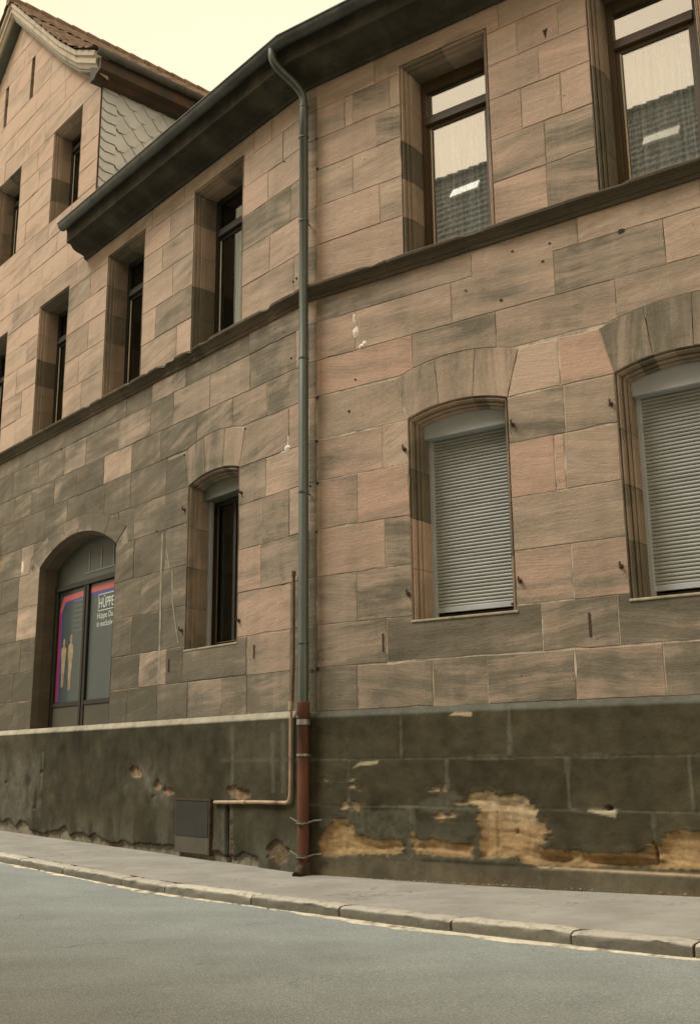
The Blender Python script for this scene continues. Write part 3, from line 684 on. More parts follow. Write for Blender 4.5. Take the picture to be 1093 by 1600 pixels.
def curtain(side, u0, u1, z0, z1, y, folds, label, group='net curtains hanging inside the upper windows', hang=None):
    nu = int((u1 - u0) / .008) + 1; us = np.linspace(u0, u1, nu); zs = np.linspace(z0, z1, 12)
    U, ZZ = np.meshgrid(us, zs); rn = fbm(U * 3, ZZ * .4, 5, 2)
    Y = y + .026 * np.sin(U * 2 * math.pi / folds + 2.2 * rn) + .012 * np.sin(U * 2 * math.pi / folds * 2.3 + 4 * rn)
    o = grid_mesh('net_curtain', U, Y, ZZ, CURT, None, ANG[side], K, flip=False)
    tag(o, label, 'curtain', group); return o
def upper_window(side, u0, u1, z0, z1, seed, kind, ztr=9.12, label=None):
    W = window_root(side, 0, 0, label)
    surround(side, u0, u1, z0, [(u0, z1), (u1, z1)], PU, W, seed)
    i0, i1, it = u0 + .105, u1 - .105, z1 - .105; F = .34
    wood = WOODB if kind == 'bright' else WOODD
    fr = MB(); fw = .075
    fr.box(i0, i0 + fw, F, F + .08, z0, it); fr.box(i1 - fw, i1, F, F + .08, z0, it)
    fr.box(i0 + fw, i1 - fw, F, F + .08, z1 - .105 - (.16 if kind == 'bright' else .07), it); fr.box(i0 + fw, i1 - fw, F, F + .08, z0, z0 + .07)
    fr.box(i0 + fw, i1 - fw, F - .015, F + .08, ztr, ztr + .13); fr.box(i0 + fw, i1 - fw, F - .03, F - .015, ztr + .005, ztr + .06)
    fo = fr.build('frame', wood, W)
    md = fo.modifiers.new('bevel', 'BEVEL'); md.width = .004; md.limit_method = 'ANGLE'
    sa = MB(); a, b = i0 + fw + .004, i1 - fw - .004; sw = .06
    for (za, zb_) in ((z0 + .07, ztr - .004), ):
        sa.box(a, a + sw, F + .018, F + .07, za, zb_); sa.box(b - sw, b, F + .018, F + .07, za, zb_)
        sa.box(a + sw, b - sw, F + .018, F + .07, zb_ - .05, zb_); sa.box(a + sw, b - sw, F + .018, F + .07, za, za + .06)
    sa.build('sash', wood, W)
    se = MB(); se.box(a + sw - .012, a + sw + .004, F + .006, F + .017, z0 + .1, ztr - .06); se.build('pane_strip', STRIPM, W)  # thin pale strip along the left edge of the pane
    g = MB(); g.box(a + sw - .01, b - sw + .01, F + .035, F + .043, z0 + .12, ztr - .05); g.build('pane', GLASS if kind == 'bright' else GLASSD, W)
    g = MB(); g.box(i0 + fw - .004, i1 - fw + .004, F + .04, F + .048, ztr + .125, it - (.155 if kind == 'bright' else .065)); g.build('fanlight', GLASSF if kind == 'bright' else GLASSD, W)
    return W
for i, (u0, u1) in enumerate(((1.45, 2.69), (3.945, 5.2), (6.45, 7.7))):
    upper_window('R', u0, u1, 7.22, 9.88, 40 + i, 'bright')
curtain('R', 1.6, 2.58, 7.25, 9.12, .49, .085, 'pleated net curtain behind the upper window nearest the downpipe on its right')
curtain('R', 4.1, 5.1, 7.25, 9.12, .49, .095, 'pleated net curtain behind the upper window at the right edge of the photo')
for i, (u0, u1) in enumerate(((-2.81, -1.5), (-5.57, -4.3), (-8.3, -7.06), (-11.08, -9.82), (-13.84, -12.6))):
    upper_window('L', u0, u1, 7.22, 9.88, 50 + i, 'dark')
curtain('L', -2.35, -1.6, 7.25, 9.12, .49, .11, 'grey net curtain in the upper window just left of the downpipe')
for i, (u0, u1) in enumerate(GW):
    upper_window('L', u0, u1, 11.60, 13.63, 60 + i, 'dark', ztr=13.2)
curtain('L', -7.55, -7.0, 11.65, 13.1, .43, .2, 'pale curtain half drawn in the gable window beside the slates')

# ---- ground-floor arched windows with roller shutters
def low_window(side, key, u0, u1, seed, closed=True):
    W = window_root(side, 0, 0, 'arched window with grey roller shutter closed' if closed else 'arched window with roller shutter raised and dark panes')
    f = IN[key]; c = (u0 + u1) / 2; top = [(u0, 5.14)] + [(u0 + (u1 - u0) * t, f(u0 + (u1 - u0) * t)) for t in (.08, .2, .33, .5, .67, .8, .92)] + [(u1, 5.14)]
    surround(side, u0, u1, 2.775, top, PLW, W, seed)
    i0, i1 = u0 + .105, u1 - .105
    bx = MB(); n = 10
    P = [(i0 - .01, 4.915), (i1 + .01, 4.915)] + [(i1 + .01 - (i1 - i0 + .02) * t / n, min(5.16, f(i1 - (i1 - i0) * t / n) - .10)) for t in range(n + 1)]
    bx.prism(P, .19, .44); b = bx.build('shutter_box', ALU if closed else simple('dull_green_box', (.13, .14, .11), .6, 0, .15, 3, .05), W)
    md = b.modifiers.new('bevel', 'BEVEL'); md.width = .006; md.limit_method = 'ANGLE'
    for (a, bb) in ((i0 - .002, i0 + .048), (i1 - .048, i1 + .002)): box_obj('guide_rail', ALU, W, a, bb, .285, .335, 2.80, 4.915)
    if closed:
        sl = MB(); z = 2.935; h = .0395
        while z < 4.92:
            vs = []; pr = [(.325, 0), (.3165, .006), (.313, .016), (.3165, .027), (.326, .0335), (.332, .036), (.332, .0395)]
            for (y, q) in pr: vs += [(i0 + .03, y, z + q), (i1 - .03, y, z + q)]
            sl.add(vs, [(2 * k, 2 * k + 1, 2 * k + 3, 2 * k + 2) for k in range(len(pr) - 1)]); z += h
        sl.build('shutter_curtain', SLATM, W, angle=50)
        box_obj('bottom_bar', ALU, W, i0 + .04, i1 - .04, .305, .335, 2.875, 2.933)
        box_obj('stopper', RUSTD, W, i1 - .10, i1 - .07, .290, .305, 2.885, 2.91, bev=0)
    fr = MB(); F = .375
    fr.box(i0, i0 + .07, F, F + .07, 2.776, 4.9); fr.box(i1 - .07, i1, F, F + .07, 2.776, 4.9); fr.box(i0 + .07, i1 - .07, F, F + .07, 2.776, 2.86); fr.box(i0 + .07, i1 - .07, F, F + .07, 4.84, 4.9)
    if not closed: fr.box(c - .03, c + .03, F, F + .07, 2.86, 4.84)
    fr.build('frame', WOODB if closed else WOODD, W)
    g = MB(); g.box(i0 + .065, i1 - .065, F + .03, F + .036, 2.855, 4.845); g.build('pane', GLASSD, W)
    g = MB(); g.box(u0 - .015, u1 + .015, -.012, .33, 2.752, 2.779); so_ = g.build('sill', SILLM, W); md = so_.modifiers.new('bevel', 'BEVEL'); md.width = .008; md.segments = 2
    if not closed:
        l = MB(); l.box(i0 + .12, i0 + .128, F - .012, F - .002, 2.88, 4.82); l.box(i0 + .12, i1 - .12, F - .012, F - .002, 2.872, 2.88); l.build('pane_strip', simple('brown_seal', (.19, .10, .05), .6), W)
    return W
low_window('R', 'w1', 1.455, 2.735, 70); low_window('R', 'w2', 3.965, 5.245, 71); low_window('R', 'wf', 6.455, 7.735, 72); low_window('L', 'wl', -2.75, -1.49, 73, False)

# ---- arched shop doorway with glazed leaves
D = empty('shop_front', (0, 0, 0), ANG['L'], house); D['label'] = 'arched shop front with two glazed leaves and lunette'
jb = MB(); f = IN['door']; pts = [(-7.60, 1.84), (-7.60, 4.64)] + [(-7.6 + 2.76 * t, max(4.64, f(-7.6 + 2.76 * t))) for t in (.03, .08, .15, .25, .37, .5, .63, .75, .85, .92, .97)] + [(-4.84, 4.64), (-4.84, 1.84)]
for i in range(len(pts) - 1):
    a, b = Vector(pts[i]), Vector(pts[i + 1])
    n1 = Vector((b.y - a.y, -(b.x - a.x))).normalized()
    jb.add([(a.x, .0, a.y), (b.x, .0, b.y), (b.x + n1.x * .05, .10, b.y + n1.y * .05), (a.x + n1.x * .05, .10, a.y + n1.y * .05), (b.x + n1.x * .05, .42, b.y + n1.y * .05), (a.x + n1.x * .05, .42, a.y + n1.y * .05)],
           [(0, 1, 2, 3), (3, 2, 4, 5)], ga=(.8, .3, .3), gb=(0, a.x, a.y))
jb.build('jamb', STONE_DARK, D)
fr = MB(); F = .30
for a, b in ((-7.56, -7.44), (-6.47, -6.29), (-4.98, -4.86)): fr.box(a, b, F, F + .07, 1.84, 4.21)
fr.box(-6.392, -6.368, F - .015, F, 1.86, 4.21)
fr.box(-7.56, -4.86, F - .012, F + .07, 4.21, 4.30)
for a, b in ((-7.44, -6.47), (-6.29, -4.98)): fr.box(a, b, F + .005, F + .065, 2.20, 2.27)
o = fr.build('frame', WOODD, D); md = o.modifiers.new('bevel', 'BEVEL'); md.width = .006; md.limit_method = 'ANGLE'
pn = MB()
for a, b in ((-7.44, -6.47), (-6.29, -4.98)): pn.box(a, b, F + .02, F + .05, 1.84, 2.20)
pn.build('lower_panel', PANEL, D)
g = MB()
for a, b in ((-7.44, -6.47), (-6.29, -4.98)): g.box(a, b, F + .025, F + .031, 2.27, 4.21)
g.build('pane', mat('shop_glass', glass_build, refl=.0, pw=.10, tint=(.93, .95, .94)), D)
lu = MB(); P = [(-7.54, 4.30), (-4.90, 4.30)] + [(-4.90 - 2.64 * t / 16, max(4.60, f(-4.90 - 2.64 * t / 16) - .03)) for t in range(17)]
lu.prism(P, F + .02, F + .04); lu.build('lunette', LUNET, D)
lb = MB()
for k in range(4): lb.box(-6.35 + .42 * k, -6.31 + .42 * k, F + .012, F + .019, 4.42, 4.78)
lb.box(-6.5, -4.95, F + .012, F + .019, 4.40, 4.43); lb.build('lunette_reflection', simple('lunette_reflection_grey', (.13, .14, .11), .5), D)  # paler strips paint a faint mirrored window onto the lunette
# thin poster sheets hung just inside the glass
def sheet(mb, poly, y, t=.001): mb.prism(poly, y, y + t)
po = empty('shop_poster', K, ANG['L']); tag(po, 'dark shower-shop window poster with pink border, two figures and white lettering', 'poster')
YP = F + .045
s1 = MB(); sheet(s1, [(-7.43, 2.28), (-6.475, 2.28), (-6.475, 4.20), (-7.43, 4.20)], YP); sheet(s1, [(-6.285, 2.28), (-4.985, 2.28), (-4.985, 4.20), (-6.285, 4.20)], YP); s1.build('backing_sheet', POSTG, po)
def band(outer, th):  # path of points, band to the inside (right / below)
    P = outer; Q = []
    n = len(P)
    for i in range(n):
        a = Vector(P[max(0, i - 1)]); b = Vector(P[i]); c = Vector(P[min(n - 1, i + 1)])
        e1 = (b - a).normalized() if i else (c - b).normalized(); e2 = (c - b).normalized() if i < n - 1 else e1
        n1 = Vector((e1.y, -e1.x)); n2 = Vector((e2.y, -e2.x)); m = (n1 + n2).normalized(); Q.append(tuple(b + m * (th / max(.4, m.dot(n1)))))
    return P, Q
p0 = [(-7.425, 2.29), (-7.425, 3.86), (-7.28, 4.11), (-6.476, 4.14)]
P, Q = band(p0, .095); s = MB()
for i in range(3): s.mi = 1 if i == 0 else 0; sheet(s, [P[i], P[i + 1], Q[i + 1], Q[i]], YP - .003)
s.mi = 0; sheet(s, [(-6.284, 4.17), (-4.986, 4.17), (-4.986, 4.06), (-6.284, 4.06)], YP - .003); s.build('pink_border', [PINK, MAG], po)
P2, Q2 = band(Q, .05); s = MB()
for i in range(3): sheet(s, [P2[i], P2[i + 1], Q2[i + 1], Q2[i]], YP - .003)
sheet(s, [(-6.284, 4.058), (-4.986, 4.058), (-4.986, 4.0), (-6.284, 4.0)], YP - .003); s.build('blue_border', BLUE, po)
def text(body, size, u, z, y, m, parent, sx=1.0, name='lettering'):
    c = bpy.data.curves.new(name, 'FONT'); c.body = body; c.size = size; c.extrude = .0008; c.align_x = 'LEFT'
    t = bpy.data.objects.new(name, c); COL.objects.link(t)
    dg = bpy.context.evaluated_depsgraph_get(); me = bpy.data.meshes.new_from_object(t.evaluated_get(dg)); bpy.data.objects.remove(t)
    me.name = name; me.materials.clear(); me.materials.append(m)
    o = link(name, me, parent); o.rotation_euler = (math.pi / 2, 0, 0); o.location = (u, y, z); o.scale = (sx, 1, 1); return o
text('HÜPPE', .235, -5.975, 3.765, YP - .004, LETTER, po, .74)
text('Hüppe Dusch', .14, -6.02, 3.59, YP - .004, LETTER, po, .92)
text('in exclusiver', .14, -6.02, 3.455, YP - .004, LETTER, po, .92)
s = MB()
for (a, b, c, d) in ((-6.0, -5.44, 3.985, 3.997), (-6.0, -5.44, 3.715, 3.727), (-6.0, -5.99, 3.72, 3.99)): sheet(s, [(a, c), (b, c), (b, d), (a, d)], YP - .004)
s.build('lettering_rule', LETTER, po)
s = MB(); rr = random.Random(3)
for k in range(7):
    z = 3.98 - .085 * k; a = -6.86
    end = -6.50 - (.08 if k in (4,) else 0) - (.16 if k == 5 else 0)
    while a < end:
        b = min(end, a + rr.uniform(.03, .08)); sheet(s, [(a, z), (b, z), (b, z + rr.choice((.014, .018))), (a, z + .014)], YP - .004); a = b + .012
    sheet(s, [(-6.88, z + .055), (-6.875, z + .055), (-6.875, z), (-6.88, z)], YP - .004)
s.build('small_print', LETTER2, po)
def figure(cx, zt, h, wd, flip=1):
    L = [(.0, 1.0), (.14, .985), (.20, .94), (.17, .885), (.10, .865), (.10, .845), (.30, .825), (.44, .79), (.47, .70), (.42, .60), (.40, .52), (.33, .56), (.31, .64), (.28, .55), (.33, .47), (.30, .33), (.22, .22), (.20, .10), (.18, .01), (.05, .0), (.03, .12), (.02, .30)]
    P = [(cx + flip * x * wd, zt - h + y * h) for x, y in L] + [(cx - flip * x * wd, zt - h + y * h) for x, y in reversed(L[1:])]
    s = MB(); sheet(s, P, YP - .004); return s
figure(-7.18, 3.37, .84, .21).build('printed_figure', SKIN, po); figure(-6.92, 3.42, .95, .21).build('printed_figure', SKIN, po)

# ------------------------------------------------------------------ interior shell, string course, cornice, gutter
def shell():
    mb = MB()
    for s, (a, b) in (('R', (-.2, 8.4)), ('L', (-16.5, .2))):
        for z in (1.5, 7.05, 10.28):
            vs = [wpt(s, a, z, -.42) - K, wpt(s, b, z, -.42) - K, wpt(s, b, z, -6) - K, wpt(s, a, z, -6) - K]
            mb.add([tuple(v) for v in vs] + [tuple(v + Vector((0, 0, .06))) for v in vs], [(3, 2, 1, 0), (4, 5, 6, 7), (0, 1, 5, 4), (1, 2, 6, 5), (2, 3, 7, 6), (3, 0, 4, 7)])
        P = [wpt(s, a, 0, -2.6) - K, wpt(s, b, 0, -2.6) - K]
        mb.add([tuple(P[0]), tuple(P[1]), tuple(P[1] + Vector((0, 0, 10.3))), tuple(P[0] + Vector((0, 0, 10.3)))], [(0, 1, 2, 3)])
    for s, u in (('R', 8.4), ('L', -16.5)):
        P = [wpt(s, u, 0, -.42) - K, wpt(s, u, 0, -6) - K]
        mb.add([tuple(P[0]), tuple(P[1]), tuple(P[1] + Vector((0, 0, 10.3))), tuple(P[0] + Vector((0, 0, 10.3)))], [(0, 1, 2, 3)])
    return mb.build('room_shell', DARKIN, house)
shell()
mi = (NV['R'] + NV['L']); mi.normalize(); mk = 1 / mi.dot(NV['R'])
def stations(uL, uR, z, step=None):
    st = []
    us = [uL] if uL is not None else []
    if step:
        u = uL
        while u + step < -step * .5: u += step; us.append(u)
    for u in us: st.append((DV['L'] * u + Vector((0, 0, z)), NV['L'], Vector((0, 0, 1))))
    st.append((Vector((0, 0, z)), mi * mk, Vector((0, 0, 1))))
    u = 0
    if step:
        while u + step < uR - step * .5: u += step; st.append((DV['R'] * u + Vector((0, 0, z)), NV['R'], Vector((0, 0, 1))))
    st.append((DV['R'] * uR + Vector((0, 0, z)), NV['R'], Vector((0, 0, 1))))
    return st
# string course: one worn length of moulding after another
scm = MB(); rs = random.Random(9)
prof = [(-.03, 7.015), (.02, 7.018), (.034, 7.045), (.034, 7.062), (.055, 7.066), (.058, 7.085), (.078, 7.10), (.085, 7.125), (.112, 7.13), (.114, 7.142), (.132, 7.146), (.138, 7.175), (.12, 7.195), (.04, 7.228), (-.30, 7.235)]
for side, cuts in (('L', [-16.5, -15, -13.4, -11.9, -10.3, -8.9, -7.5, -6.2, -4.75, -3.6, -2.4, -1.2, 0]), ('R', [0, 1.25, 2.36, 3.6, 5.05, 6.3, 7.3, 8.4])):
    for a, b in zip(cuts[:-1], cuts[1:]):
        sub = max(2, int((b - a) / .09)); st = []; j = rs.uniform(-.006, .006); vs = []
        m = len(prof)
        for i in range(sub + 1):
            u = a + .002 + (b - a - .004) * i / sub
            nv = NV[side]
            if (u > -.01 and side == 'L') or (u < .01 and side == 'R'): nv = mi * mk; u = 0
            chip = max(0, fbm(np.array([u * 4.1]), np.array([3.7]), 77, 3)[0] - .60) * .28 + rs.uniform(0, .004)
            for (p, q) in prof:
                pp = p - (chip if p > .1 else chip * .4 if p > .05 else 0); o = DV[side] * u + nv * (pp + j * .5) + Vector((0, 0, q + j * .4 - (chip * .6 if q > 7.16 and p > 0 else 0)))
                vs.append(tuple(o))
        fs = [(i * m + k, (i + 1) * m + k, (i + 1) * m + k + 1, i * m + k + 1) for i in range(sub) for k in range(m - 1)]
        fs += [tuple(range(m)), tuple(sub * m + k for k in range(m))[::-1]]
        scm.add(vs, fs, ga=(rs.uniform(.55, 1), .02, rs.random()), gb=(.1, 0.0, 7.1))
scm.build('string_course', STONE_DARK, house)
# eaves cornice and gutter
cn = MB(); cprof = [(-.05, 10.13), (.03, 10.13), (.05, 10.16), (.06, 10.20), (.12, 10.22), (.20, 10.235), (.27, 10.27), (.315, 10.33), (.33, 10.345), (.40, 10.35), (.405, 10.55), (.42, 10.61), (-.3, 10.68)]
st = stations(-6.42, 8.4, 0, 1.4)
cn.sweep(st, cprof); m = len(cprof); cn.f.append(tuple(range(m))); cn.m.append(0)
cn.build('cornice', SOFFIT, house)
gp = [(.50 + .09 * math.cos(t), 10.655 + .115 * math.sin(t)) for t in [math.pi * (1 + i / 12) for i in range(13)]]
gi = [(.50 + .08 * math.cos(t), 10.655 + .105 * math.sin(t)) for t in [math.pi * (2 - i / 12) for i in range(13)]]
rim = [(.592, 10.667), (.604, 10.661), (.604, 10.647), (.59, 10.643)]
gt = MB(); st = stations(-6.42, 8.4, 0, 2.0); gt.sweep(st, gp[:-1] + [rim[3], rim[2], rim[1], rim[0]] + gi, True)
gut = gt.build('gutter', ZINC, house, angle=40)
gj = MB()
for side, us in (('L', [-5.2, -3.55, -2.0]), ('R', [1.6, 3.5, 5.6])):
    for u in us:
        for (w_, q) in ((.012, .004), ):
            P = [(.50 + (.092 + q) * math.cos(t), 10.655 + (.117 + q) * math.sin(t)) for t in [math.pi * (1 + i / 12) for i in range(13)]]
            gj = MB(); gj.sweep([(DV[side] * (u - w_), NV[side], Vector((0, 0, 1))), (DV[side] * (u + w_), NV[side], Vector((0, 0, 1)))], P); gj.build('gutter_joint', ZINC, gut)
# ------------------------------------------------------------------ roofs
def tiled(name, O, A, B, la, lb, parent, m=TILE, clip=None, sa=.05, tw=.22, tl=.34):
    """tile surface: O origin, A along eaves, B up the slope (unit vectors)"""
    nx = int(la / .044); ny = int(lb / .085); a = np.linspace(0, la, nx); b = np.linspace(0, lb, ny * 2)
    AA, BB = np.meshgrid(a, b); n = Vector(A).cross(Vector(B)).normalized()
    if n.z < 0: n = -n
    row = np.floor(BB / tl); fr_ = BB / tl - row
    hh = .045 * (1 - fr_) + .022 * np.abs(np.sin(AA * math.pi / tw)) + .012 * vnoise(np.floor(AA / tw), row, 3)
    X = O[0] + A[0] * AA + B[0] * BB + n[0] * hh; Y = O[1] + A[1] * AA + B[1] * BB + n[1] * hh; ZZ = O[2] + A[2] * AA + B[2] * BB + n[2] * hh
    return grid_mesh(name, X, Y, ZZ, m, parent, smooth=False)
PM = math.radians(41)
def slope(s, ang): return (-NV[s] * math.cos(ang) + Vector((0, 0, math.sin(ang))))
o = DV['R'] * -.15 + NV['R'] * .50 + Vector((0, 0, 10.65)); rR = tiled('roof', o, DV['R'], slope('R', PM), 8.6, 7, house)
o = DV['L'] * -6.25 + NV['L'] * .50 + Vector((0, 0, 10.65)); tiled('roof', o, DV['L'], slope('L', PM), 6.25, 7, house)
# gabled wing: ridge runs straight back from the street
NL = NV['L']; DL = DV['L']; up = Vector((0, 0, 1)); APZ = 17.78; TH = math.atan(.885); REAR = 9.5
mb = MB()
def lw(u, off, z): return tuple(DL * u + NL * off + up * z)
# rakes (right one has a bell-cast foot)
rk = [(-10.25, 17.72), (-8.95, 16.46), (-7.55, 15.10), (-6.75, 14.42), (-5.92, 13.93)]
rl = [(-10.25, 17.72), (-13.0, 15.28), (-14.9, 13.75)]
def rake(pts, name):
    mb = MB(); prof = [(.05, -.28), (.05, -.22), (.09, -.20), (.12, -.12), (.15, -.10), (.15, .02), (.19, .05), (.19, .16), (.0, .16)]
    st = [(DL * u + up * z + NL * .12, NL, up) for u, z in pts]
    mb.sweep(st, prof); m = len(prof); 
    mb.add([tuple(DL * pts[-1][0] + up * pts[-1][1] + NL * (.12 + p) + up * q) for p, q in prof] + [tuple(DL * pts[-1][0] + up * (pts[-1][1] + .16) + NL * 0), tuple(DL * pts[-1][0] + up * (pts[-1][1] - .34) + NL * 0)], [tuple(range(m + 2))])
    return mb.build(name, CREAM, house, angle=30)
rake(rk, 'bargeboard'); rake(rl, 'bargeboard')
sf = MB()
for pts in (rk, rl):
    for (a, b) in zip(pts[:-1], pts[1:]):
        P = [lw(a[0], .19, a[1] - .26), lw(b[0], .19, b[1] - .26), lw(b[0], -REAR, b[1] - .26), lw(a[0], -REAR, a[1] - .26)]
        Q = [tuple(Vector(p) + up * .05) for p in P]
        sf.add(P + Q, [(0, 1, 2, 3), (7, 6, 5, 4), (0, 4, 5, 1)])
sf.build('roof_soffit', GREENW, house)
for pts, nm in ((rk, 'roof'), (rl, 'roof')):
    for (a, b) in zip(pts[:-1], pts[1:]):
        A = -NL; Bv = (DL * (a[0] - b[0]) + up * (a[1] - b[1])); L = Bv.length; Bv.normalize()
        tiled(nm, DL * b[0] + up * (b[1] + .17) + NL * .36, A, Bv, REAR + .36, L + .02, house, tw=.2)
rc = MB(); k = 0
while k * .38 < REAR:
    rc.tube([lw(-10.25, .36 - k * .38, 17.90), lw(-10.25, .36 - k * .38 - .36, 17.90)], [.12, .10], 10); k += 1
rc.build('ridge_cap', TILE, house, angle=50)
# eaves board, gutter along the cheek
eb = MB()
P0 = [(-6.22, 13.60), (-6.05, 13.60), (-5.98, 13.66), (-5.82, 13.70), (-5.80, 13.92), (-6.22, 14.10)]
eb.sweep([(NL * .22, DL, up), (-NL * REAR, DL, up)], P0, True); eb.build('eaves_board', simple('brown_eaves_board', (.085, .058, .034), .8, 0, .3, 3, .3, dirt=(.05, .05, .038), df=(.4, .6)), house)
gp2 = [(-5.74 + .085 * math.cos(t), 14.00 + .105 * math.sin(t)) for t in [math.pi * (1 + i / 10) for i in range(11)]]; gi2 = [(-5.74 + .075 * math.cos(t), 14.0 + .095 * math.sin(t)) for t in [math.pi * (2 - i / 10) for i in range(11)]]
g2 = MB(); g2.sweep([(NL * .34, DL, up), (-NL * REAR, DL, up)], gp2 + gi2, True)
g2o = g2.build('gutter', ZINC, house, angle=40)
for y in (-1.3, -3.1):
    gj = MB(); gj.sweep([(NL * (y + .012), DL, up), (NL * (y - .012), DL, up)], [(-5.74 + .092 * math.cos(t), 14.0 + .112 * math.sin(t)) for t in [math.pi * (1 + i / 10) for i in range(11)]]); gj.build('gutter_joint', ZINC, g2o)
# slate-hung cheek: every slate its own plate
ck = MB(); rs = random.Random(4)
cb = MB(); cb.box(0, REAR, 0, .05, 10.3, 13.9)
def ckp(a, z, o): return tuple(DL * (-6.2 + o) - NL * a + up * z)      # a = distance back from the street front
bk = MB(); bk.add([ckp(.02, 10.25, -.03), ckp(REAR, 10.25, -.03), ckp(REAR, 14.0, -.03), ckp(.02, 14.0, -.03)], [(0, 1, 2, 3)]); bk.build('cheek_boarding', simple('dark_boarding', (.05, .045, .035), .9), house)
def slate(mb, ca, cz, hw, pts):
    t0, t1 = .034 + rs.uniform(0, .006), .006
    zmin, zmax = min(p[1] for p in pts), max(p[1] for p in pts)
    n = len(pts); vs = []
    for (x, z) in pts:
        k = (z - zmin) / (zmax - zmin); vs.append(ckp(ca + x, cz + z, t0 * (1 - k) + t1 * k))
    for (x, z) in pts:
        k = (z - zmin) / (zmax - zmin); vs.append(ckp(ca + x, cz + z, t0 * (1 - k) + t1 * k - .007))
    mb.add(vs, [tuple(range(n))] + [(i, n + i, n + (i + 1) % n, (i + 1) % n) for i in range(n)], seed=rs.random())
z = 10.3; rown = 0
while z < 13.8:
    z += .205
    slate(ck, 0.0, z, 0, [(.012, .10), (.012, .03), (.12, -.05), (.34, -.05), (.34, .22), (.012, .24)])
rown = 0; z = 10.25
while z < 13.9:
    a = .46 + (.21 if rown % 2 else 0)
    while a < 7.5:
        slate(ck, a, z, 0, [(-.225, .035), (-.07, -.175), (.07, -.175), (.225, .035), (.225, .24), (-.225, .24)])
        a += .42
    z += .195; rown += 1
ck.build('slate_cladding', SLATE, house)
# lead strip at the corner
box = MB(); box.add([ckp(-.004, 10.6, .03), ckp(.02, 10.6, .034), ckp(.02, 13.75, .034), ckp(-.004, 13.75, .03)], [(0, 1, 2, 3)]); box.build('corner_strip', RUSTD, house)
# left flank + back wall of the wing so nothing is open
fw = MB(); fw.add([lw(-14.3, 0, 10), lw(-14.3, -REAR, 10), lw(-14.3, -REAR, 14), lw(-14.3, 0, 14)], [(0, 1, 2, 3)])
fw.add([lw(-14.3, -REAR, 9), lw(-6.2, -REAR, 9), lw(-6.2, -REAR, 13.8), lw(-10.25, -REAR, 17.4), lw(-14.3, -REAR, 13.8)], [(0, 1, 2, 3, 4)])
fw.add([lw(-14.3, -.45, 10.3), lw(-6.24, -.45, 10.3), lw(-6.24, -3, 10.3), lw(-14.3, -3, 10.3)], [(0, 1, 2, 3)])
fw.add([lw(-14.3, -2.6, 10.3), lw(-6.24, -2.6, 10.3), lw(-6.24, -2.6, 13.8), lw(-14.3, -2.6, 13.8)], [(0, 1, 2, 3)])
fw.build('wing_flank', DARKIN, house)

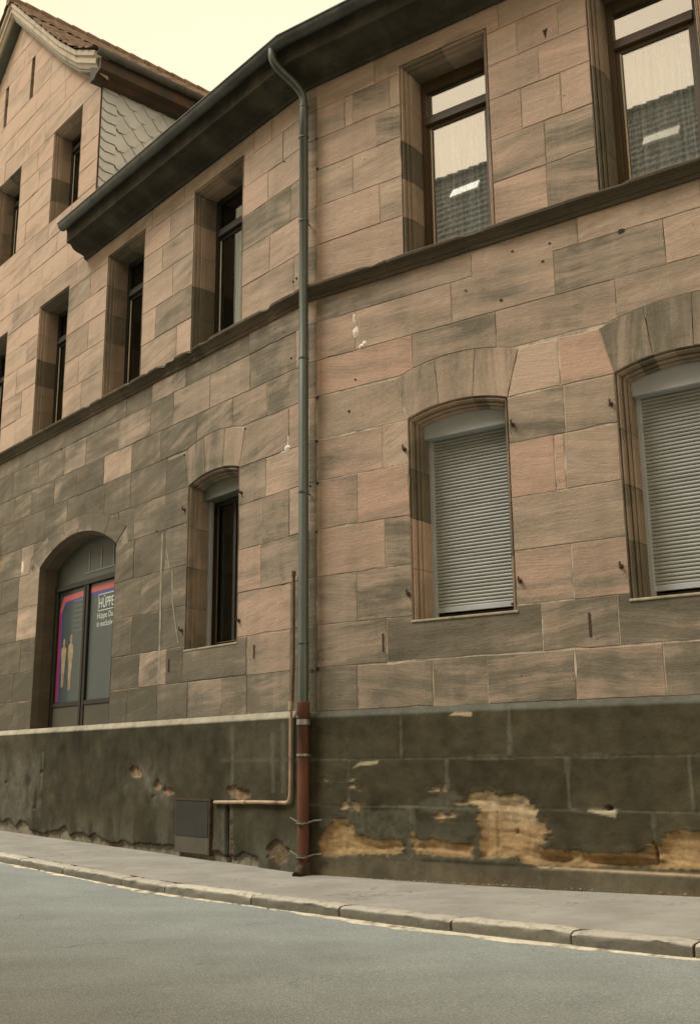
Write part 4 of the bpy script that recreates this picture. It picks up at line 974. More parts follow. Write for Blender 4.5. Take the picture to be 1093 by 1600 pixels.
# ------------------------------------------------------------------ plinths
def plinth_R():
    u = np.arange(-.02, 8.4, .016); z = np.arange(-.25, 1.835, .0145); U, ZZ = np.meshgrid(u, z)
    n1 = fbm(U * 4, ZZ * 4, 1, 5); n2 = fbm(U * 1.1, ZZ * 1.4, 2, 4); n3 = fbm(U * 22, ZZ * 22, 3, 3); nv = fbm(U * 2.2 + ZZ * .5, ZZ * 24 + U * 1.6 + 3 * n1, 4, 4)
    col = np.zeros(U.shape + (3,)); base = np.array([.054, .047, .027])
    col[:] = base; col *= (.75 + .55 * n2)[..., None]
    off = .045 + .006 * (n1 - .5)
    rows = [(-.3, .235), (.235, .77), (.77, 1.275), (1.275, 1.80)]
    js = [[.3, 1.5, 2.85, 4.3, 5.6, 7], [.62, 1.40, 2.42, 4.04, 5.3, 6.6], [.0, .60, 1.86, 3.22, 4.42, 5.7, 7.1], [1.30, 2.61, 4.9, 6.3, 7.6]]
    rr = np.random.RandomState(4); mort = np.zeros(U.shape)
    for (z0, z1), J in zip(rows, js):
        inr = (ZZ >= z0) & (ZZ < z1)
        edges = [-1] + J + [99]
        for a, b in zip(edges[:-1], edges[1:]):
            m = inr & (U >= a) & (U < b); k = rr.uniform(.8, 1.25); col[m] *= k; off = np.where(m, off + rr.uniform(-.004, .004), off)
        for j in J:
            d = np.abs(U - j - .01 * (n1 - .5)); wd = .014 + .03 * sstep(.45, .7, fbm(U * 0 + j, ZZ * 3, 9, 3))
            mort = np.maximum(mort, inr * (1 - sstep(wd * .6, wd, d)))
    for zz, strg in ((.77, 1), (1.275, .8)):
        d = np.abs(ZZ - zz - .012 * (n1 - .5)); wd = .008 + .028 * sstep(.5, .75, fbm(U * 1.7, ZZ * 0 + zz, 12, 3)); mort = np.maximum(mort, strg * (1 - sstep(wd * .6, wd, d)))
        off -= .006 * (1 - sstep(.004, .012, d))
    # cement smears round the lower blocks
    sm = [[(.34, .70), (1.38, .75), (1.37, .39), (1.30, .45), (.96, .40), (.67, .51), (.62, .61)], [(1.35, .2), (1.5, .2), (1.46, .8), (1.32, .8)], [(1.5, .83), (1.95, .95), (2.2, .78), (2.2, .70), (1.5, .70)], [(0, .22), (2.8, .22), (2.5, .33), (1.5, .29), (.9, .25)], [(2.12, .25), (2.24, .25), (2.24, .62), (2.16, .6)]]
    for P in sm: mort = np.maximum(mort, (1 - sstep(-.03, .03, sdf(U, ZZ, P) + .08 * (n1 - .5))) * .75)
    cm = np.array([.10, .097, .068])
    mort *= .5 + .5 * sstep(.3, .6, n3 * .5 + n1 * .5)
    blotch = sstep(.45, .7, fbm(U * 2.2, ZZ * 3.5, 15, 5)) * sstep(1.0, .35, ZZ); mort = np.maximum(mort, blotch * .55)
    col *= (.7 + .6 * fbm(U * 6, ZZ * 9, 16, 4))[..., None]
    col = col * (1 - mort[..., None]) + (cm * (.8 + .4 * n3)[..., None]) * mort[..., None]; off = off + .004 * mort
    # weathered chamfer at the top
    ch = sstep(1.735, 1.765, ZZ + .015 * (n1 - .5)); col = col * (1 - ch[..., None]) + np.array([.10, .10, .078]) * ch[..., None]
    off = np.where(ZZ > 1.76, off - (ZZ - 1.76) * .7, off)
    # bottom stone
    low = 1 - sstep(.20, .24, ZZ + .03 * (n1 - .5))
    col = col * (1 - low[..., None]) + (np.array([.115, .10, .065]) * (.6 + .7 * n2)[..., None]) * low[..., None]
    stp = (1 - sstep(.228, .246, ZZ + .004 * n1)) * sstep(2.82, 2.9, U + .1 * (n1 - .5)); off += .05 * stp; lip = stp * sstep(.205, .225, ZZ); col = col * (1 - .8 * lip[..., None]) + np.array([.42, .33, .21]) * (.8 * lip)[..., None]
    # flaked-off ochre sandstone
    PA = [(0.31, 0.56), (0.48, 0.63), (0.63, 0.60), (0.67, 0.49), (0.92, 0.40), (1.04, 0.40), (1.21, 0.45), (1.30, 0.39), (1.30, 0.30), (1.11, 0.26), (0.81, 0.26), (0.33, 0.22), (0.19, 0.26), (0.18, 0.38)]
    PB = [(1.40, 0.53), (1.45, 0.51), (1.50, 0.42), (1.65, 0.44), (1.80, 0.41), (2.05, 0.43), (2.13, 0.40), (2.13, 0.27), (1.80, 0.29), (1.43, 0.30)]
    PC = [(1.98, 0.82), (2.08, 0.86), (2.19, 0.92), (2.34, 0.95), (2.46, 0.88), (2.59, 0.91), (2.75, 0.89), (2.84, 0.80), (2.90, 0.76), (2.85, 0.69), (2.97, 0.62), (3.02, 0.58), (2.94, 0.55), (3.05, 0.51), (2.93, 0.51), (2.96, 0.47), (2.84, 0.44), (2.93, 0.40), (3.04, 0.39), (3.33, 0.39), (3.32, 0.26), (2.81, 0.23), (2.71, 0.26), (2.64, 0.31), (2.57, 0.31), (2.51, 0.27), (2.44, 0.27), (2.41, 0.33), (2.36, 0.27), (2.23, 0.27), (2.22, 0.42), (2.24, 0.49), (2.21, 0.66), (2.25, 0.74), (2.20, 0.79), (1.99, 0.80)]
    PD = [(3.26, 0.39), (3.38, 0.38), (3.56, 0.37), (3.83, 0.40), (3.92, 0.43), (4.00, 0.49), (4.09, 0.48), (4.15, 0.58), (4.29, 0.60), (4.46, 0.63), (4.9, .66), (5.4, .6), (5.6, .45), (5.6, .26), (4.43, 0.26), (4.04, 0.27), (3.30, 0.26)]
    PE = [(6.2, .3), (6.3, .6), (6.8, .7), (7.1, .5), (7.0, .3)]
    spots = [(1.66, .94, .035), (1.72, .95, .03), (1.78, .92, .025), (1.82, .95, .025), (1.99, .82, .05), (1.78, .69, .045), (1.9, .69, .03), (.54, .775, .06), (.66, .775, .05), (.76, .92, .018), (.64, .99, .03), (.63, 1.05, .02), (.28, 1.07, .02)]
    fin = .075 * (fbm(U * 4, ZZ * 34, 31, 4) - .5) + .05 * (n1 - .5) + .045 * (n3 - .5)
    foot = sstep(.20, .05, ZZ) * sstep(.35, .6, n1); col = col * (1 - .3 * foot[..., None]) + np.array([.20, .145, .08]) * (.3 * foot)[..., None]
    ds = np.full(U.shape, 9.0)
    for P in (PA, PB, PC, PD, PE): ds = np.minimum(ds, sdf(U, ZZ, P))
    for (a, b, r) in spots: ds = np.minimum(ds, np.hypot((U - a) / 1.7, ZZ - b) - r * .7)
    msk = 1 - sstep(-.002, .003, ds + fin)
    oc = np.array([.19, .115, .05]) * (1 - nv[..., None]) * 1.1 + np.array([.40, .285, .145]) * nv[..., None] * .95
    palez = sstep(.5, .8, ZZ) * sstep(.35, .6, n2 + .1); oc = oc * (1 - .55 * palez[..., None]) + np.array([.46, .38, .25]) * (.55 * palez)[..., None]
    grn = sstep(.78, .92, ZZ) * (n1 > .45); oc = oc * (1 - .5 * grn[..., None]) + np.array([.22, .20, .09]) * (.5 * grn)[..., None]
    drk = sstep(.60, .75, nv) * .35; oc *= (1 - drk[..., None])
    halo = (1 - sstep(0, .05, ds + fin * 2.2)) * (1 - msk) * .25; col = col * (1 - halo[..., None]) + np.array([.15, .11, .055]) * halo[..., None]
    oc *= (.72 + .5 * n3)[..., None] * (.82 + .3 * sstep(0, .06, -(ds + fin)))[..., None]
    col = col * (1 - msk[..., None]) + oc * msk[..., None]
    depth = sstep(0, .09, -(ds + fin * .6)); off -= msk * (.010 + .030 * depth + .016 * (nv - .5))
    # deep eroded hollows low down at the right, a crack, an open joint
    for (a, b, rx, ry, dd) in ((3.04, .30, .22, .05, .05), (3.75, .30, .5, .06, .07), (4.035, .40, .02, .13, .06), (3.62, .79, .05, .028, .06), (2.63, .55, .025, .035, .03)):
        e = np.clip(1 - np.hypot((U - a) / rx, (ZZ - b) / ry), 0, 1); off -= dd * sstep(0, .6, e)
    d = np.abs(U - 2.41 + .01 * (n1 - .5)); off -= .02 * (1 - sstep(.004, .014, d)) * ((ZZ > .32) & (ZZ < .74)); 
    pm = 1 - sstep(-.005, .01, sdf(U, ZZ, [(0.66, 1.18), (0.74, 1.235), (1.00, 1.26), (0.98, 1.22), (0.74, 1.21)]) + .03 * (n1 - .5)); pm2 = 1 - sstep(-.005, .01, sdf(U, ZZ, [(1.92, 1.72), (1.98, 1.75), (2.17, 1.74), (2.17, 1.71)]) + .03 * (n1 - .5)); pm3 = 1 - sstep(-.005, .01, sdf(U, ZZ, [(3.41, .77), (3.66, .775), (3.69, .78), (3.68, .71)]) + .02 * (n1 - .5))
    col = col * (1 - pm[..., None]) + np.array([.33, .30, .18]) * pm[..., None]; col = col * (1 - pm2[..., None]) + np.array([.42, .33, .22]) * pm2[..., None]; col = col * (1 - pm3[..., None]) + np.array([.38, .33, .22]) * pm3[..., None]
    fine_ = .004 * (n3 - .5); off += fine_
    off = np.where(U < .005, off * 0 + .02, off)
    return grid_mesh('plinth', U, -off, ZZ, PLINTH, house, ANG['R'], col=col)
def plinth_L():
    u = np.arange(-16.5, .05, .021); z = np.arange(-.3, 1.85, .018); U, ZZ = np.meshgrid(u, z)
    n1 = fbm(U * 4, ZZ * 4, 41, 5); n2 = fbm(U * 1.0, ZZ * 1.2, 42, 4); n3 = fbm(U * 20, ZZ * 20, 43, 3); nd = fbm(U * 3.5, ZZ * .7, 44, 4)
    base = np.array([.058, .052, .031]); col = base * (.35 + .8 * n2 + .12 * nd + .9 * (n1 - .4))[..., None]
    off = .05 + .008 * (n1 - .5) + .02 * (n2 - .5)
    lm = [(-8.9, 1.40), (-7.67, 1.42), (-6.97, 1.47), (-6.93, 1.15), (-7.01, 0.84), (-6.88, 0.32), (-8.50, 0.29)]
    lm2 = [(-4.27, 1.20), (-3.89, 1.24), (-3.30, 1.22), (-3.25, 1.00), (-2.85, 0.85), (-2.89, 0.70), (-3.36, 0.73), (-3.68, 0.86), (-4.20, 0.94)]
    lt = 0
    for P, k in ((lm, .55), (lm2, .6), ([(-9.6, .2), (-9, 1.3), (-8.9, .3)], .5)):
        lt = np.maximum(lt, k * (1 - sstep(-.10, .12, sdf(U, ZZ, P) + .5 * (n1 - .5))) * sstep(.3, .6, nd * .6 + n1 * .4))
    # grey veil low on the wall and under the chamfer
    lt = np.maximum(lt, .4 * (1 - sstep(.2, .6, ZZ + .35 * (n1 - .5))) * sstep(.35, .6, nd))
    lt = np.maximum(lt, .5 * (1 - sstep(.02, .04, np.abs(U + 6.93 - .02 * (n1 - .5)))) * (ZZ < 1.45) * sstep(.3, .5, n1))
    for (a, b, c_) in ((-1.47, .05, 1.7), (-.42, .9, 1.7), (-.62, .9, 1.6), (-1.66, .1, .75)):
        lt = np.maximum(lt, .35 * (1 - sstep(.02, .06, np.abs(U - a + .03 * (n1 - .5)))) * (ZZ > b) * (ZZ < c_))
    for zz in (1.28,):
        lt = np.maximum(lt, .25 * (1 - sstep(.015, .03, np.abs(ZZ - zz + .02 * (n1 - .5)))) * (U > -1.7))
    col = col * (1 - lt[..., None]) + (np.array([.15, .145, .11]) * (.6 + .7 * n3)[..., None]) * lt[..., None]
    # holes and scars showing orange stone
    sc = [(-3.86, 1.13, .17, .075), (-3.29, .95, .07, .06), (-3.28, .82, .06, .025), (-2.95, .87, .09, .03), (-6.96, 1.13, .08, .06), (-7.16, .56, .05, .03), (-8.30, .96, .06, .04), (-1.30, .86, .30, .07), (-1.5, .91, .12, .07), (-.52, .22, .26, .14), (-1.62, .4, .03, .0)]
    ds = np.full(U.shape, 9.0)
    for (a, b, rx, rz) in sc:
        if rz > 0: ds = np.minimum(ds, (np.hypot((U - a) / rx, (ZZ - b) / rz) - 1) * min(rx, rz))
    ds = np.minimum(ds, sdf(U, ZZ, [(-1.50, .72), (-1.44, .72), (-1.43, .45), (-1.38, .06), (-1.47, .05), (-1.50, .4)]))
    m = 1 - sstep(-.006, .008, ds + .16 * (n1 - .42) + .05 * (n3 - .5)); oc = np.where((U > -1)[..., None], np.array([.15, .11, .065]), np.array([.25, .165, .10])) * (.5 + 1.0 * n3)[..., None]
    col = col * (1 - m[..., None]) + oc * m[..., None]; off -= m * (.025 + .02 * n3)
    d = np.abs(U + 1.56 - .015 * (n1 - .5)); tr = (1 - sstep(.03, .045, d)) * (ZZ < .74); off -= .045 * tr; col *= (1 - .6 * tr)[..., None]
    # render broken away above the footpath
    gz = np.clip(-U, 0, 20) * .0135
    crk = gz + .07 + .10 * fbm(U * 1.1, U * 0, 51, 3) + .10 * (fbm(U * 5, U * 0, 52, 3) - .5) + .10 * sstep(.60, .75, fbm(U * 1.6, U * 0, 53, 2))
    br = (1 - sstep(-.004, .008, ZZ - crk)) * (U < -.9)
    bc = np.array([.20, .175, .125]) * (.5 + .9 * n3)[..., None]; col = col * (1 - br[..., None]) + bc * br[..., None]; off -= br * (.06 - .03 * n1)
    edge = (1 - sstep(.0, .03, np.abs(ZZ - crk - .02))) * (U < -.9); col *= (1 - .55 * edge)[..., None]
    # chamfer
    ch = sstep(1.755 - .0 , 1.775, ZZ + .012 * (n1 - .5)); lc = (np.array([.36, .335, .25]) * (.75 + .4 * n1)[..., None]); col = col * (1 - ch[..., None]) + lc * ch[..., None]
    off = np.where(ZZ > 1.77, off - (ZZ - 1.77) * .45, off)
    off += .004 * (n3 - .5)
    return grid_mesh('plinth', U, -off, ZZ, PLINTH, house, ANG['L'], col=col)
plinth_R(); plinth_L()
# hatch in the left plinth
h = MB(); h.box(-2.74, -1.92, -.075, .0, .12, .78); ho = h.build('cellar_hatch', HATCH2, house, rot=ANG['L']); ho['label'] = 'dull hatch with dark upper plate low in the plinth'
h = MB(); h.box(-2.72, -1.95, -.083, -.076, .33, .765); h.build('plate', HATCH, ho)
h = MB(); h.box(-1.925, -1.900, -.088, -.02, .10, .80); h.box(-2.76, -1.925, -.086, -.02, .776, .80); h.build('rim', RUSTD, ho)

# ------------------------------------------------------------------ pipes
PD_ = Vector((-.055, -.135, 0))
def pp(z, dx=0, dy=0): return PD_ + Vector((dx, dy, z))
gdn = wpt('L', -.13, 10.56, .52) - K
neck = [gdn + Vector((0, 0, .05)), gdn + Vector((0, 0, -.05))]
tgt = pp(9.86)
for t in np.linspace(0, 1, 12):
    p0_, p1_, p2_, p3_ = gdn + Vector((0, 0, -.06)), gdn + Vector((0, 0, -.30)), tgt + Vector((0, 0, .28)), tgt
    neck.append(p0_ * (1 - t) ** 3 + p1_ * 3 * t * (1 - t) ** 2 + p2_ * 3 * t * t * (1 - t) + p3_ * t ** 3)
dp = MB(); dp.tube(neck + [pp(9.7)], .055, 18)
dp.tube([pp(z) for z in (9.78, 9.34, 9.335, 6.2, 6.195, 2.62, 2.615, 1.90)], [.061, .061, .058, .058, .060, .060, .062, .062], 20)
for z in (9.78, 9.32, 6.19, 2.61): dp.tube([pp(z - .012), pp(z - .008), pp(z + .008), pp(z + .012)], [.062, .067, .067, .062], 20)
dpo = dp.build('downpipe', PIPEM, house, angle=40); dpo['label'] = 'grey green downpipe with swan neck under the gutter'
rp = MB(); rp.tube([pp(1.93), pp(1.925), pp(1.78), pp(1.77), pp(.95), pp(.0)], [.066, .074, .074, .066, .068, .070], 20)
rpo = rp.build('standpipe', RUST, house, angle=40); rpo['label'] = 'rusty red brown iron foot of the downpipe'
for z in (8.1, 4.45):
    c = MB(); c.tube([pp(z - .014), pp(z + .014)], .066, 20); c.tube([pp(z) + Vector((.03, .03, 0)), pp(z) + Vector((.10, .17, 0))], .009, 8); c.build('pipe_clip', ZINC, dpo, angle=40)
for z, m in ((1.70, CLAMP), (1.33, CLAMP)):
    c = MB(); c.tube([pp(z - (.03 if z > 1.5 else .014)), pp(z + (.03 if z > 1.5 else .014))], .078, 20); c.build('clamp', m, rpo, angle=40)
def bracket(z):
    c = MB(); c.tube([pp(z - .012), pp(z + .012)], .084, 20); 
    a = pp(z); side = Vector((.80, -.6, 0)).normalized()
    c.tube([a + side * .07 + Vector((0, -.02, 0)), a + side * .16 + Vector((0, .05, .02)), a + side * .27 + Vector((0, .06, .025))], .012, 8)
    c.tube([a - side * .07 + Vector((0, -.02, 0)), a - side * .14 + Vector((-.0, .04, .02)), a - side * .20 + Vector((0, .10, .04))], .012, 8)
    c.tube([a + Vector((-.07, -.06, -.01)), a + Vector((0, -.10, -.015)), a + Vector((.08, -.04, 0))], .011, 8)
    o = c.build('bracket', simple('old_bracket_iron', (.13, .12, .09), .6, .4, .3, 9, .2), rpo, angle=50)
bracket(.585); bracket(.22)
b = MB(); b.tube([pp(.16), pp(-.02)], [.085, .10], 18); b.tube([pp(.10, -.02, -.05), pp(.02, -.06, -.16)], [.05, .06], 12); b.build('foot_shoe', RUSTD, rpo, angle=40)
cd = MB(); L_ = lambda u, z, o: tuple(wpt('L', u, z, o) - K)
cd.tube([L_(-.215, 3.50, .06), L_(-.215, 2.4, .06), L_(-.22, 1.93, .075)], .020, 10); cd.tube([L_(-.215, 3.46, .06), L_(-.215, 3.52, .06)], .028, 10)
cdo = cd.build('conduit', BROWNP, house, angle=50)
c2 = MB(); c2.tube([L_(-.22, 1.93, .09), L_(-.22, 1.88, .09), L_(-.22, 1.1, .09), L_(-.225, .90, .09), L_(-.235, .845, .09), L_(-.26, .805, .09), L_(-.31, .79, .09), L_(-.9, .785, .085), L_(-1.75, .765, .08), L_(-1.81, .763, .075), L_(-1.84, .76, .03)], [.026] + [.022] * 10, 12)
c2.tube([L_(-.22, 1.85, .09), L_(-.22, 1.95, .085)], .031, 12); c2.tube([L_(-1.12, .78, .085), L_(-1.17, .78, .085)], .027, 12)
c2o = c2.build('gas_pipe', BEIGEP, cdo, angle=50)
b = MB(); b.box(-1.17, -1.11, -.09, -.05, .70, .755); 
# ------------------------------------------------------------------ small things fixed to the wall
def lump(mb, pts, off, r):
    for (u, z, a, b_, o) in pts:
        n = 9; vs = [(u, -o, z)]
        for i in range(n):
            t = 2 * math.pi * i / n; k = r.uniform(.75, 1.2); vs.append((u + a * k * math.cos(t), -.001, z + b_ * k * math.sin(t)))
        mb.add(vs, [(0, 1 + i, 1 + (i + 1) % n) for i in range(n)])
PITM = simple('pit_shade', (.035, .028, .02), .95)  # near-black colour for flat plates that stand in for shaded holes
rl_ = random.Random(8); m_ = MB()
lump(m_, [(.71, 6.61, .022, .07, .012), (.735, 6.41, .05, .09, .02), (.73, 6.5, .008, .09, .008), (.82, 6.21, .045, .035, .018), (.86, 6.23, .03, .05, .02)], 0, rl_)
po_ = m_.build('plaster_plug', PLASTER, house, rot=ANG['R'])
m_ = MB(); lump(m_, [(-.43, 5.16, .06, .05, .02), (-.41, 5.24, .018, .10, .012), (-.52, 5.12, .05, .015, .01), (-8.33, 4.75, .05, .12, .015)], 0, rl_); m_.build('plaster_plug', PLASTER, house, rot=ANG['L'])
m_ = MB()
for (u, z, s_) in ((2.28, 6.54, .018), (2.72, 6.30, .022), (3.247, 6.62, .018), (4.15, 6.70, .04), (3.34, 6.81, .014), (2.89, 6.85, .015), (.62, 5.41, .018), (.72, 5.80, .015), (3.44, 9.44, .012), (.14, 5.69, .026), (.125, 5.12, .024), (.14, 4.58, .026), (.12, 3.97, .022), (.13, 2.31, .028), (.14, 9.34, .02), (.15, 8.89, .026), (.05, 2.30, .03), (.03, 4.56, .02)):
    m_ = MB(); P = [(u + s_ * rl_.uniform(.7, 1.3) * math.cos(t), z + s_ * .7 * rl_.uniform(.7, 1.3) * math.sin(t)) for t in [k * math.pi / 4 for k in range(8)]]; m_.prism(P, -.0055, .0); m_.build('mortar_pit', PITM, house, rot=ANG['R'])
m_ = MB(); m_.prism([(3.41, 9.50), (3.475, 9.51), (3.445, 9.38)], -.0055, 0); m_.build('mortar_pit', PITM, house, rot=ANG['R'])
m_ = MB()
for (u, z, s_) in ((-.355, 6.36, .018), (-.51, 6.77, .015), (-.53, 9.31, .014), (-7.0, 6.70, .03), (-.25, 7.45, .02), (-.32, 7.43, .016), (-3.6, 4.62, .018), (-1.36, 5.65, .02), (-2.9, 5.64, .016)):
    m_ = MB(); P = [(u + s_ * rl_.uniform(.7, 1.3) * math.cos(t), z + s_ * .7 * rl_.uniform(.7, 1.3) * math.sin(t)) for t in [k * math.pi / 4 for k in range(8)]]; m_.prism(P, -.0055, .0); m_.build('mortar_pit', PITM, house, rot=ANG['L'])
def pin_mesh(side, u, z):
    m_ = MB(); m_.tube([(0, .02, 0), (0, -.045, 0)], .012, 8); m_.tube([(0, -.04, -.012), (0, -.045, .045)], .010, 8)
    m_.prism([(.026 * math.cos(t), .026 * math.sin(t)) for t in [k * math.pi / 4 for k in range(8)]], -.010, .0)
    return m_
pins = [('R', 1.404, 4.78), ('R', 2.79, 4.81), ('R', 1.411, 3.08), ('R', 2.79, 3.08), ('R', 3.909, 4.81), ('R', 3.894, 3.11), ('L', -2.838, 4.80), ('L', -2.833, 3.06), ('L', -1.43, 4.77), ('L', -1.44, 3.05)]
p0o = None
for (s, u, z) in pins:
    if p0o is None: p0o = o = pin_mesh(s, u, z).build('hinge_pin', RUSTD, house, angle=40)
    else: o = p0o.copy(); COL.objects.link(o); o.parent = house
    o.rotation_euler = (0, 0, ANG[s]); o.location = wpt(s, u, z) - K
for (s, u, z, h_) in (('R', 1.06, 2.56, .20), ('R', 3.527, 2.56, .24), ('L', -1.10, 2.62, .17), ('L', -3.15, 2.60, .18)):
    c = MB(); c.box(-.011, .011, -.009, .01, -h_ / 2, h_ / 2); o = c.build('iron_cramp', RUSTD, house); o.rotation_euler = (0, 0, ANG[s]); o.location = wpt(s, u, z) - K
# white lime runs on the left wall: thin crusts of real thickness
m_ = MB()
def run(pts, wd):
    for (a, b) in zip(pts[:-1], pts[1:]): m_.prism([(a[0] - wd, a[1]), (b[0] - wd * .8, b[1]), (b[0] + wd * .8, b[1]), (a[0] + wd, a[1])], -.0045, -.001)
run([(-3.43, 4.55), (-3.44, 4.0), (-3.42, 3.4), (-3.41, 2.9), (-3.40, 2.36)], .028); run([(-3.31, 4.3), (-3.2, 3.98)], .014); run([(-3.13, 3.95), (-3.10, 3.5), (-2.98, 3.1), (-2.90, 2.88)], .018)
m_.build('lime_run', simple('lime_crust', (.34, .31, .225), .95, 0, .25, 5, .3, .2, dirt=(.23, .205, .145), df=(.4, .6)), house, rot=ANG['L'])
# wall bracket at the far left
wb = MB(); A_ = [wpt('L', -10.2, z, .02) for z in (5.40, 5.28)]
br_ = empty('wall_bracket', wpt('L', -9.45, 5.3, 0), ANG['L']); tag(br_, 'rusty sign bracket bars on the wall at the far left edge', 'bracket')
for i, (z, n_) in enumerate(((.11, 'rod'), (.03, 'rod'), (-.13, 'rod'))):
    m_ = MB(); m_.tube([(-.05, .02, z), (-.02, -.42, z), (.12, -.50, z - .01)], .012, 8); m_.build(n_, RUSTD, br_, angle=50)
m_ = MB(); m_.box(-.08, -.02, -.015, .0, -.20, .18); m_.build('wall_plate', RUSTD, br_)

# ------------------------------------------------------------------ ground
def catmull(P, n=10):
    P = [np.array(p, float) for p in P]; Q = [2 * P[0] - P[1]] + P + [2 * P[-1] - P[-2]]; out = []
    for i in range(1, len(Q) - 2):
        for k in range(n):
            t = k / n; a, b, c, d = Q[i - 1], Q[i], Q[i + 1], Q[i + 2]
            out.append(.5 * ((2 * b) + (-a + c) * t + (2 * a - 5 * b + 4 * c - d) * t * t + (-a + 3 * b - 3 * c + d) * t ** 3))
    out.append(P[-1]); return np.array(out)
FP = [(-30, 45, .5), (-16, 27.8, .28), (-9.0, 19.4, .17), (-4.85, 14.72, .085), (-2.44, 11.95, .03), (-1.22, 10.75, .015), (-.30, 9.85, .013), (.76, 8.70, .033), (2.13, 7.42, .06), (4.6, 5.4, .09), (9, 2.3, .14), (22, -6.5, .3)]
C_ = catmull(FP, 14)
T_ = np.gradient(C_[:, :2], axis=0); T_ /= np.linalg.norm(T_, axis=1)[:, None]; Nw = np.stack([-T_[:, 1], T_[:, 0]], 1)   # towards the wall (left of travel to the right)
if Nw[60] @ np.array([.6, .8]) < 0: Nw = -Nw
KW = .20
def strip(name, offs, zs, m, smooth=True, jit=None):
    X = np.stack([C_[:, 0] + Nw[:, 0] * o for o in offs]); Y = np.stack([C_[:, 1] + Nw[:, 1] * o for o in offs]); ZZ = np.stack([C_[:, 2] + z for z in zs])
    return grid_mesh(name, X, Y, ZZ, m, None, smooth=smooth)
# footpath sheet: from the kerb back, running under the house
sw = strip('footpath', [KW - .01, KW + .3, KW + .8, 3.0, 6.0], [-.004, .0, .004, .0, .0], WALK); tag(sw, 'grey asphalt footpath between kerb and wall', 'footpath', kind='structure')
# road
nR = 60
offs = [0.02, -.3, -1.5, -4.0, -8.0, -12]; rd = strip('road', offs, [-.100, -.10, -.075, -.05, -.05, -.05], ROAD)
tag(rd, 'grey worn asphalt street in front of the kerb', 'road', kind='structure')
gr = MB(); gr.add([(-400, -400, -1.2), (400, -400, -1.2), (400, 400, -1.2), (-400, 400, -1.2)], [(0, 1, 2, 3)]); g_ = gr.build('ground', ROAD); tag(g_, 'ground surface reaching past the street', 'ground', kind='structure')
# kerb stones
cs = np.concatenate([[0], np.cumsum(np.linalg.norm(np.diff(C_[:, :2], axis=0), axis=1))])
def at(s_):
    i = min(len(cs) - 2, max(0, np.searchsorted(cs, s_) - 1)); t = (s_ - cs[i]) / (cs[i + 1] - cs[i])
    return C_[i] * (1 - t) + C_[i + 1] * t, (Nw[i] * (1 - t) + Nw[i + 1] * t)
def s_of(x): return float(np.interp(x, C_[:, 0], cs))
jx = [-4.34, -3.51, -2.57, -1.98, -.99, -.14, .75, 1.54, 2.23]; JS = [s_of(x) for x in jx]
s_ = JS[0]; pre = []
while s_ > s_of(-22): s_ -= .95 + .25 * RNG.random(); pre.append(s_)
s_ = JS[-1]; post = []
while s_ < s_of(14): s_ += .8 + .3 * RNG.random(); post.append(s_)
JS = pre[::-1] + JS + post
kb = MB(); kprof = [(.0, -.16), (.004, -.07), (.008, -.02), (.020, -.006), (.05, .002), (.12, .004), (KW - .02, .002), (KW - .002, -.008), (KW, -.1)]
for a, b in zip(JS[:-1], JS[1:]):
    n = max(6, int((b - a) / .06)); vs = []; m = len(kprof); jz = RNG.uniform(-.006, .006); jn = RNG.uniform(-.008, .008); sd = RNG.random()
    for i in range(n + 1):
        t = a + .009 + (b - a - .018) * i / n; p, nn = at(t)
        endr = min(i, n - i); rd_ = .010 if endr == 0 else (.003 if endr == 1 else 0)
        for q, (o_, z_) in enumerate(kprof):
            w1 = (vnoise(np.array([t * 9.0]), np.array([q * 1.7]), 5)[0] - .5) * .022; w2 = (vnoise(np.array([t * 26.0]), np.array([q * 2.3]), 6)[0] - .5) * .014
            e = rd_ if 0 < q < m - 1 else 0
            oo = o_ + jn + w1 + w2 + (e if q < 4 else 0); vs.append((p[0] + nn[0] * oo, p[1] + nn[1] * oo, p[2] + z_ + jz * (z_ > -.1) + w2 * .6 - e))
    fs = [(i * m + k, (i + 1) * m + k, (i + 1) * m + k + 1, i * m + k + 1) for i in range(n) for k in range(m - 1)] + [tuple(range(m)), tuple(n * m + k for k in range(m))[::-1]]
    kb.add(vs, fs, seed=sd)
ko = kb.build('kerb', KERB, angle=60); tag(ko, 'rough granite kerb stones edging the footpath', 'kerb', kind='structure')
# pale mortar fillet along the foot of the kerb, wavy edge
tt = np.arange(JS[0], JS[-1], .04); rows_ = []
for o_ in (.02, 0, 1):
    xs = []
    for t in tt:
        p, nn = at(t); wv = .012 + .30 * max(0, fbm(np.array([t * 1.6]), np.array([.5]), 61, 4)[0] - .33) + .03 * (vnoise(np.array([t * 11]), np.array([.2]), 62)[0] - .5)
        oo = {.02: .02, 0: -wv * .5, 1: -wv}[o_]; zz = {.02: -.090, 0: -.092, 1: -.0995}[o_]
        xs.append((p[0] + nn[0] * oo, p[1] + nn[1] * oo, p[2] + zz))
    rows_.append(xs)
A_ = np.array(rows_); go = grid_mesh('kerb_mortar_strip', A_[..., 0], A_[..., 1], A_[..., 2] , GROUT); tag(go, 'pale mortar strip along the kerb foot', 'mortar strip', kind='structure')
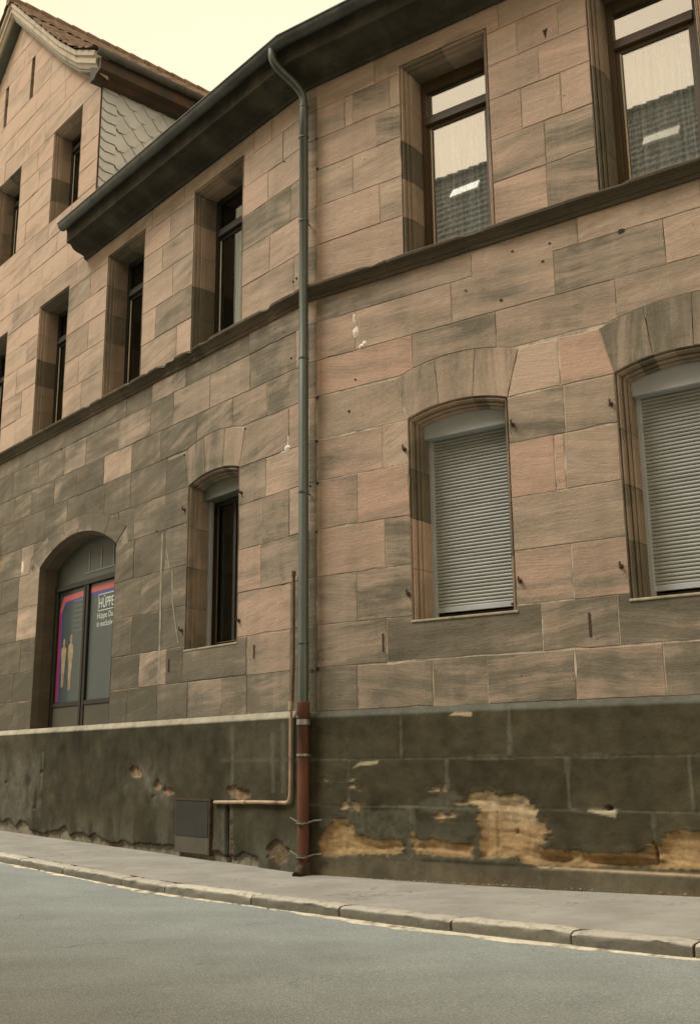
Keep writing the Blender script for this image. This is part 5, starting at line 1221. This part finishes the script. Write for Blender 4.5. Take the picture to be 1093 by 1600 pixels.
# sand and crumbs against the wall foot
dm = MB(); rd_ = random.Random(12)
for k in range(900):
    side = 'R' if rd_.random() < .4 else 'L'; u = rd_.uniform(0, 6) if side == 'R' else -rd_.uniform(0.1, 9) ** 1
    gz = (.0135 * u if side == 'R' else .0135 * -u); off = .06 + abs(rd_.gauss(0, .035)); s0 = rd_.uniform(.004, .016)
    c = wpt(side, u, gz, off) + Vector((0, 0, .002)); vs = [c + Vector((rd_.uniform(-1, 1), rd_.uniform(-1, 1), rd_.uniform(0, 1))) * s0 for _ in range(5)]
    dm.add([tuple(v) for v in vs], [(0, 1, 2), (0, 2, 3), (0, 3, 4), (0, 4, 1), (1, 2, 3), (1, 3, 4)])
do = dm.build('rubble', simple('rubble_sand', (.34, .27, .17), .95, 0, .4, 20, .3)); tag(do, 'crumbs of mortar and grit along the wall foot', 'rubble', kind='stuff')

# ------------------------------------------------------------------ house across the street (seen in the panes)
op = empty('opposite_house', wpt('R', 0, 0, 0)); tag(op, 'plastered house across the street, its tiled roof mirrored in the upper panes', 'house')
def o_(u, off, z): return tuple(DV['R'] * u + NV['R'] * off + up * z)
EZ = 12.4; RZ = 18.25; OW = 10.7; OR = 14.2; U0, U1 = -15, 9
mb = MB(); mb.add([o_(U0, OW, -1), o_(U1, OW, -1), o_(U1, OW, EZ), o_(U0, OW, EZ)], [(0, 1, 2, 3)])
for u in (U0, U1): mb.add([o_(u, OW, -1), o_(u, 2 * OR - OW, -1), o_(u, 2 * OR - OW, EZ), o_(u, OR, RZ), o_(u, OW, EZ)], [(0, 1, 2, 3, 4)])
mb.add([o_(U0, 2 * OR - OW, -1), o_(U1, 2 * OR - OW, -1), o_(U1, 2 * OR - OW, EZ), o_(U0, 2 * OR - OW, EZ)], [(0, 1, 2, 3)])
mb.build('wall', WHITEW, op)
pit = math.atan2(RZ - EZ, OR - OW + .3); B_ = (NV['R'] * math.cos(pit) + up * math.sin(pit)); Ls = math.hypot(RZ - EZ, OR - OW + .3)
RT2 = simple('grey_brown_tile', (.115, .115, .108), .85, 0, .3, 5, .3)
tiled('roof', DV['R'] * U0 + NV['R'] * (OW - .3) + up * EZ, DV['R'], B_, U1 - U0, Ls, op, m=RT2)
B2 = (-NV['R'] * math.cos(pit) + up * math.sin(pit)); mb = MB(); mb.add([o_(U0, OR, RZ + .02), o_(U1, OR, RZ + .02), o_(U1, 2 * OR - OW + .3, EZ), o_(U0, 2 * OR - OW + .3, EZ)], [(0, 1, 2, 3)]); mb.build('rear_roof', RT2, op)
rc = MB(); u = U0
while u < U1: rc.tube([o_(u, OR, RZ + .05), o_(u + .34, OR, RZ + .05)], [.15, .11], 8); u += .36
rc.build('ridge_cap', RT2, op)
for (u, z) in ((-5.1, 17.25), (.75, 16.45)):
    k = (z - EZ) / math.sin(pit); c = DV['R'] * u + NV['R'] * (OW - .3) + up * EZ + B_ * k; n_ = DV['R'].cross(B_); n_ = n_ if n_.z > 0 else -n_
    mb = MB(); w2, h2 = .45, .20
    V = [c + DV['R'] * a + B_ * b + n_ * t for t in (.02, .12) for a, b in ((-w2, -h2), (w2, -h2), (w2, h2), (-w2, h2))]
    mb.add([tuple(v) for v in V], [(4, 5, 6, 7), (0, 1, 5, 4), (1, 2, 6, 5), (2, 3, 7, 6), (3, 0, 4, 7)]); so = mb.build('roof_window', SKYL, op)
for fl_ in range(4):
    for i in range(8):
        u = U0 + 1.8 + i * 2.9; z = 1.0 + fl_ * 3.5
        mb = MB(); V = [o_(u, OW - .02, z), o_(u + 1.1, OW - .02, z), o_(u + 1.1, OW - .02, z + 1.7), o_(u, OW - .02, z + 1.7)]; mb.add(V, [(0, 1, 2, 3)]); mb.build('window', GLASSF if False else LUNET, op)
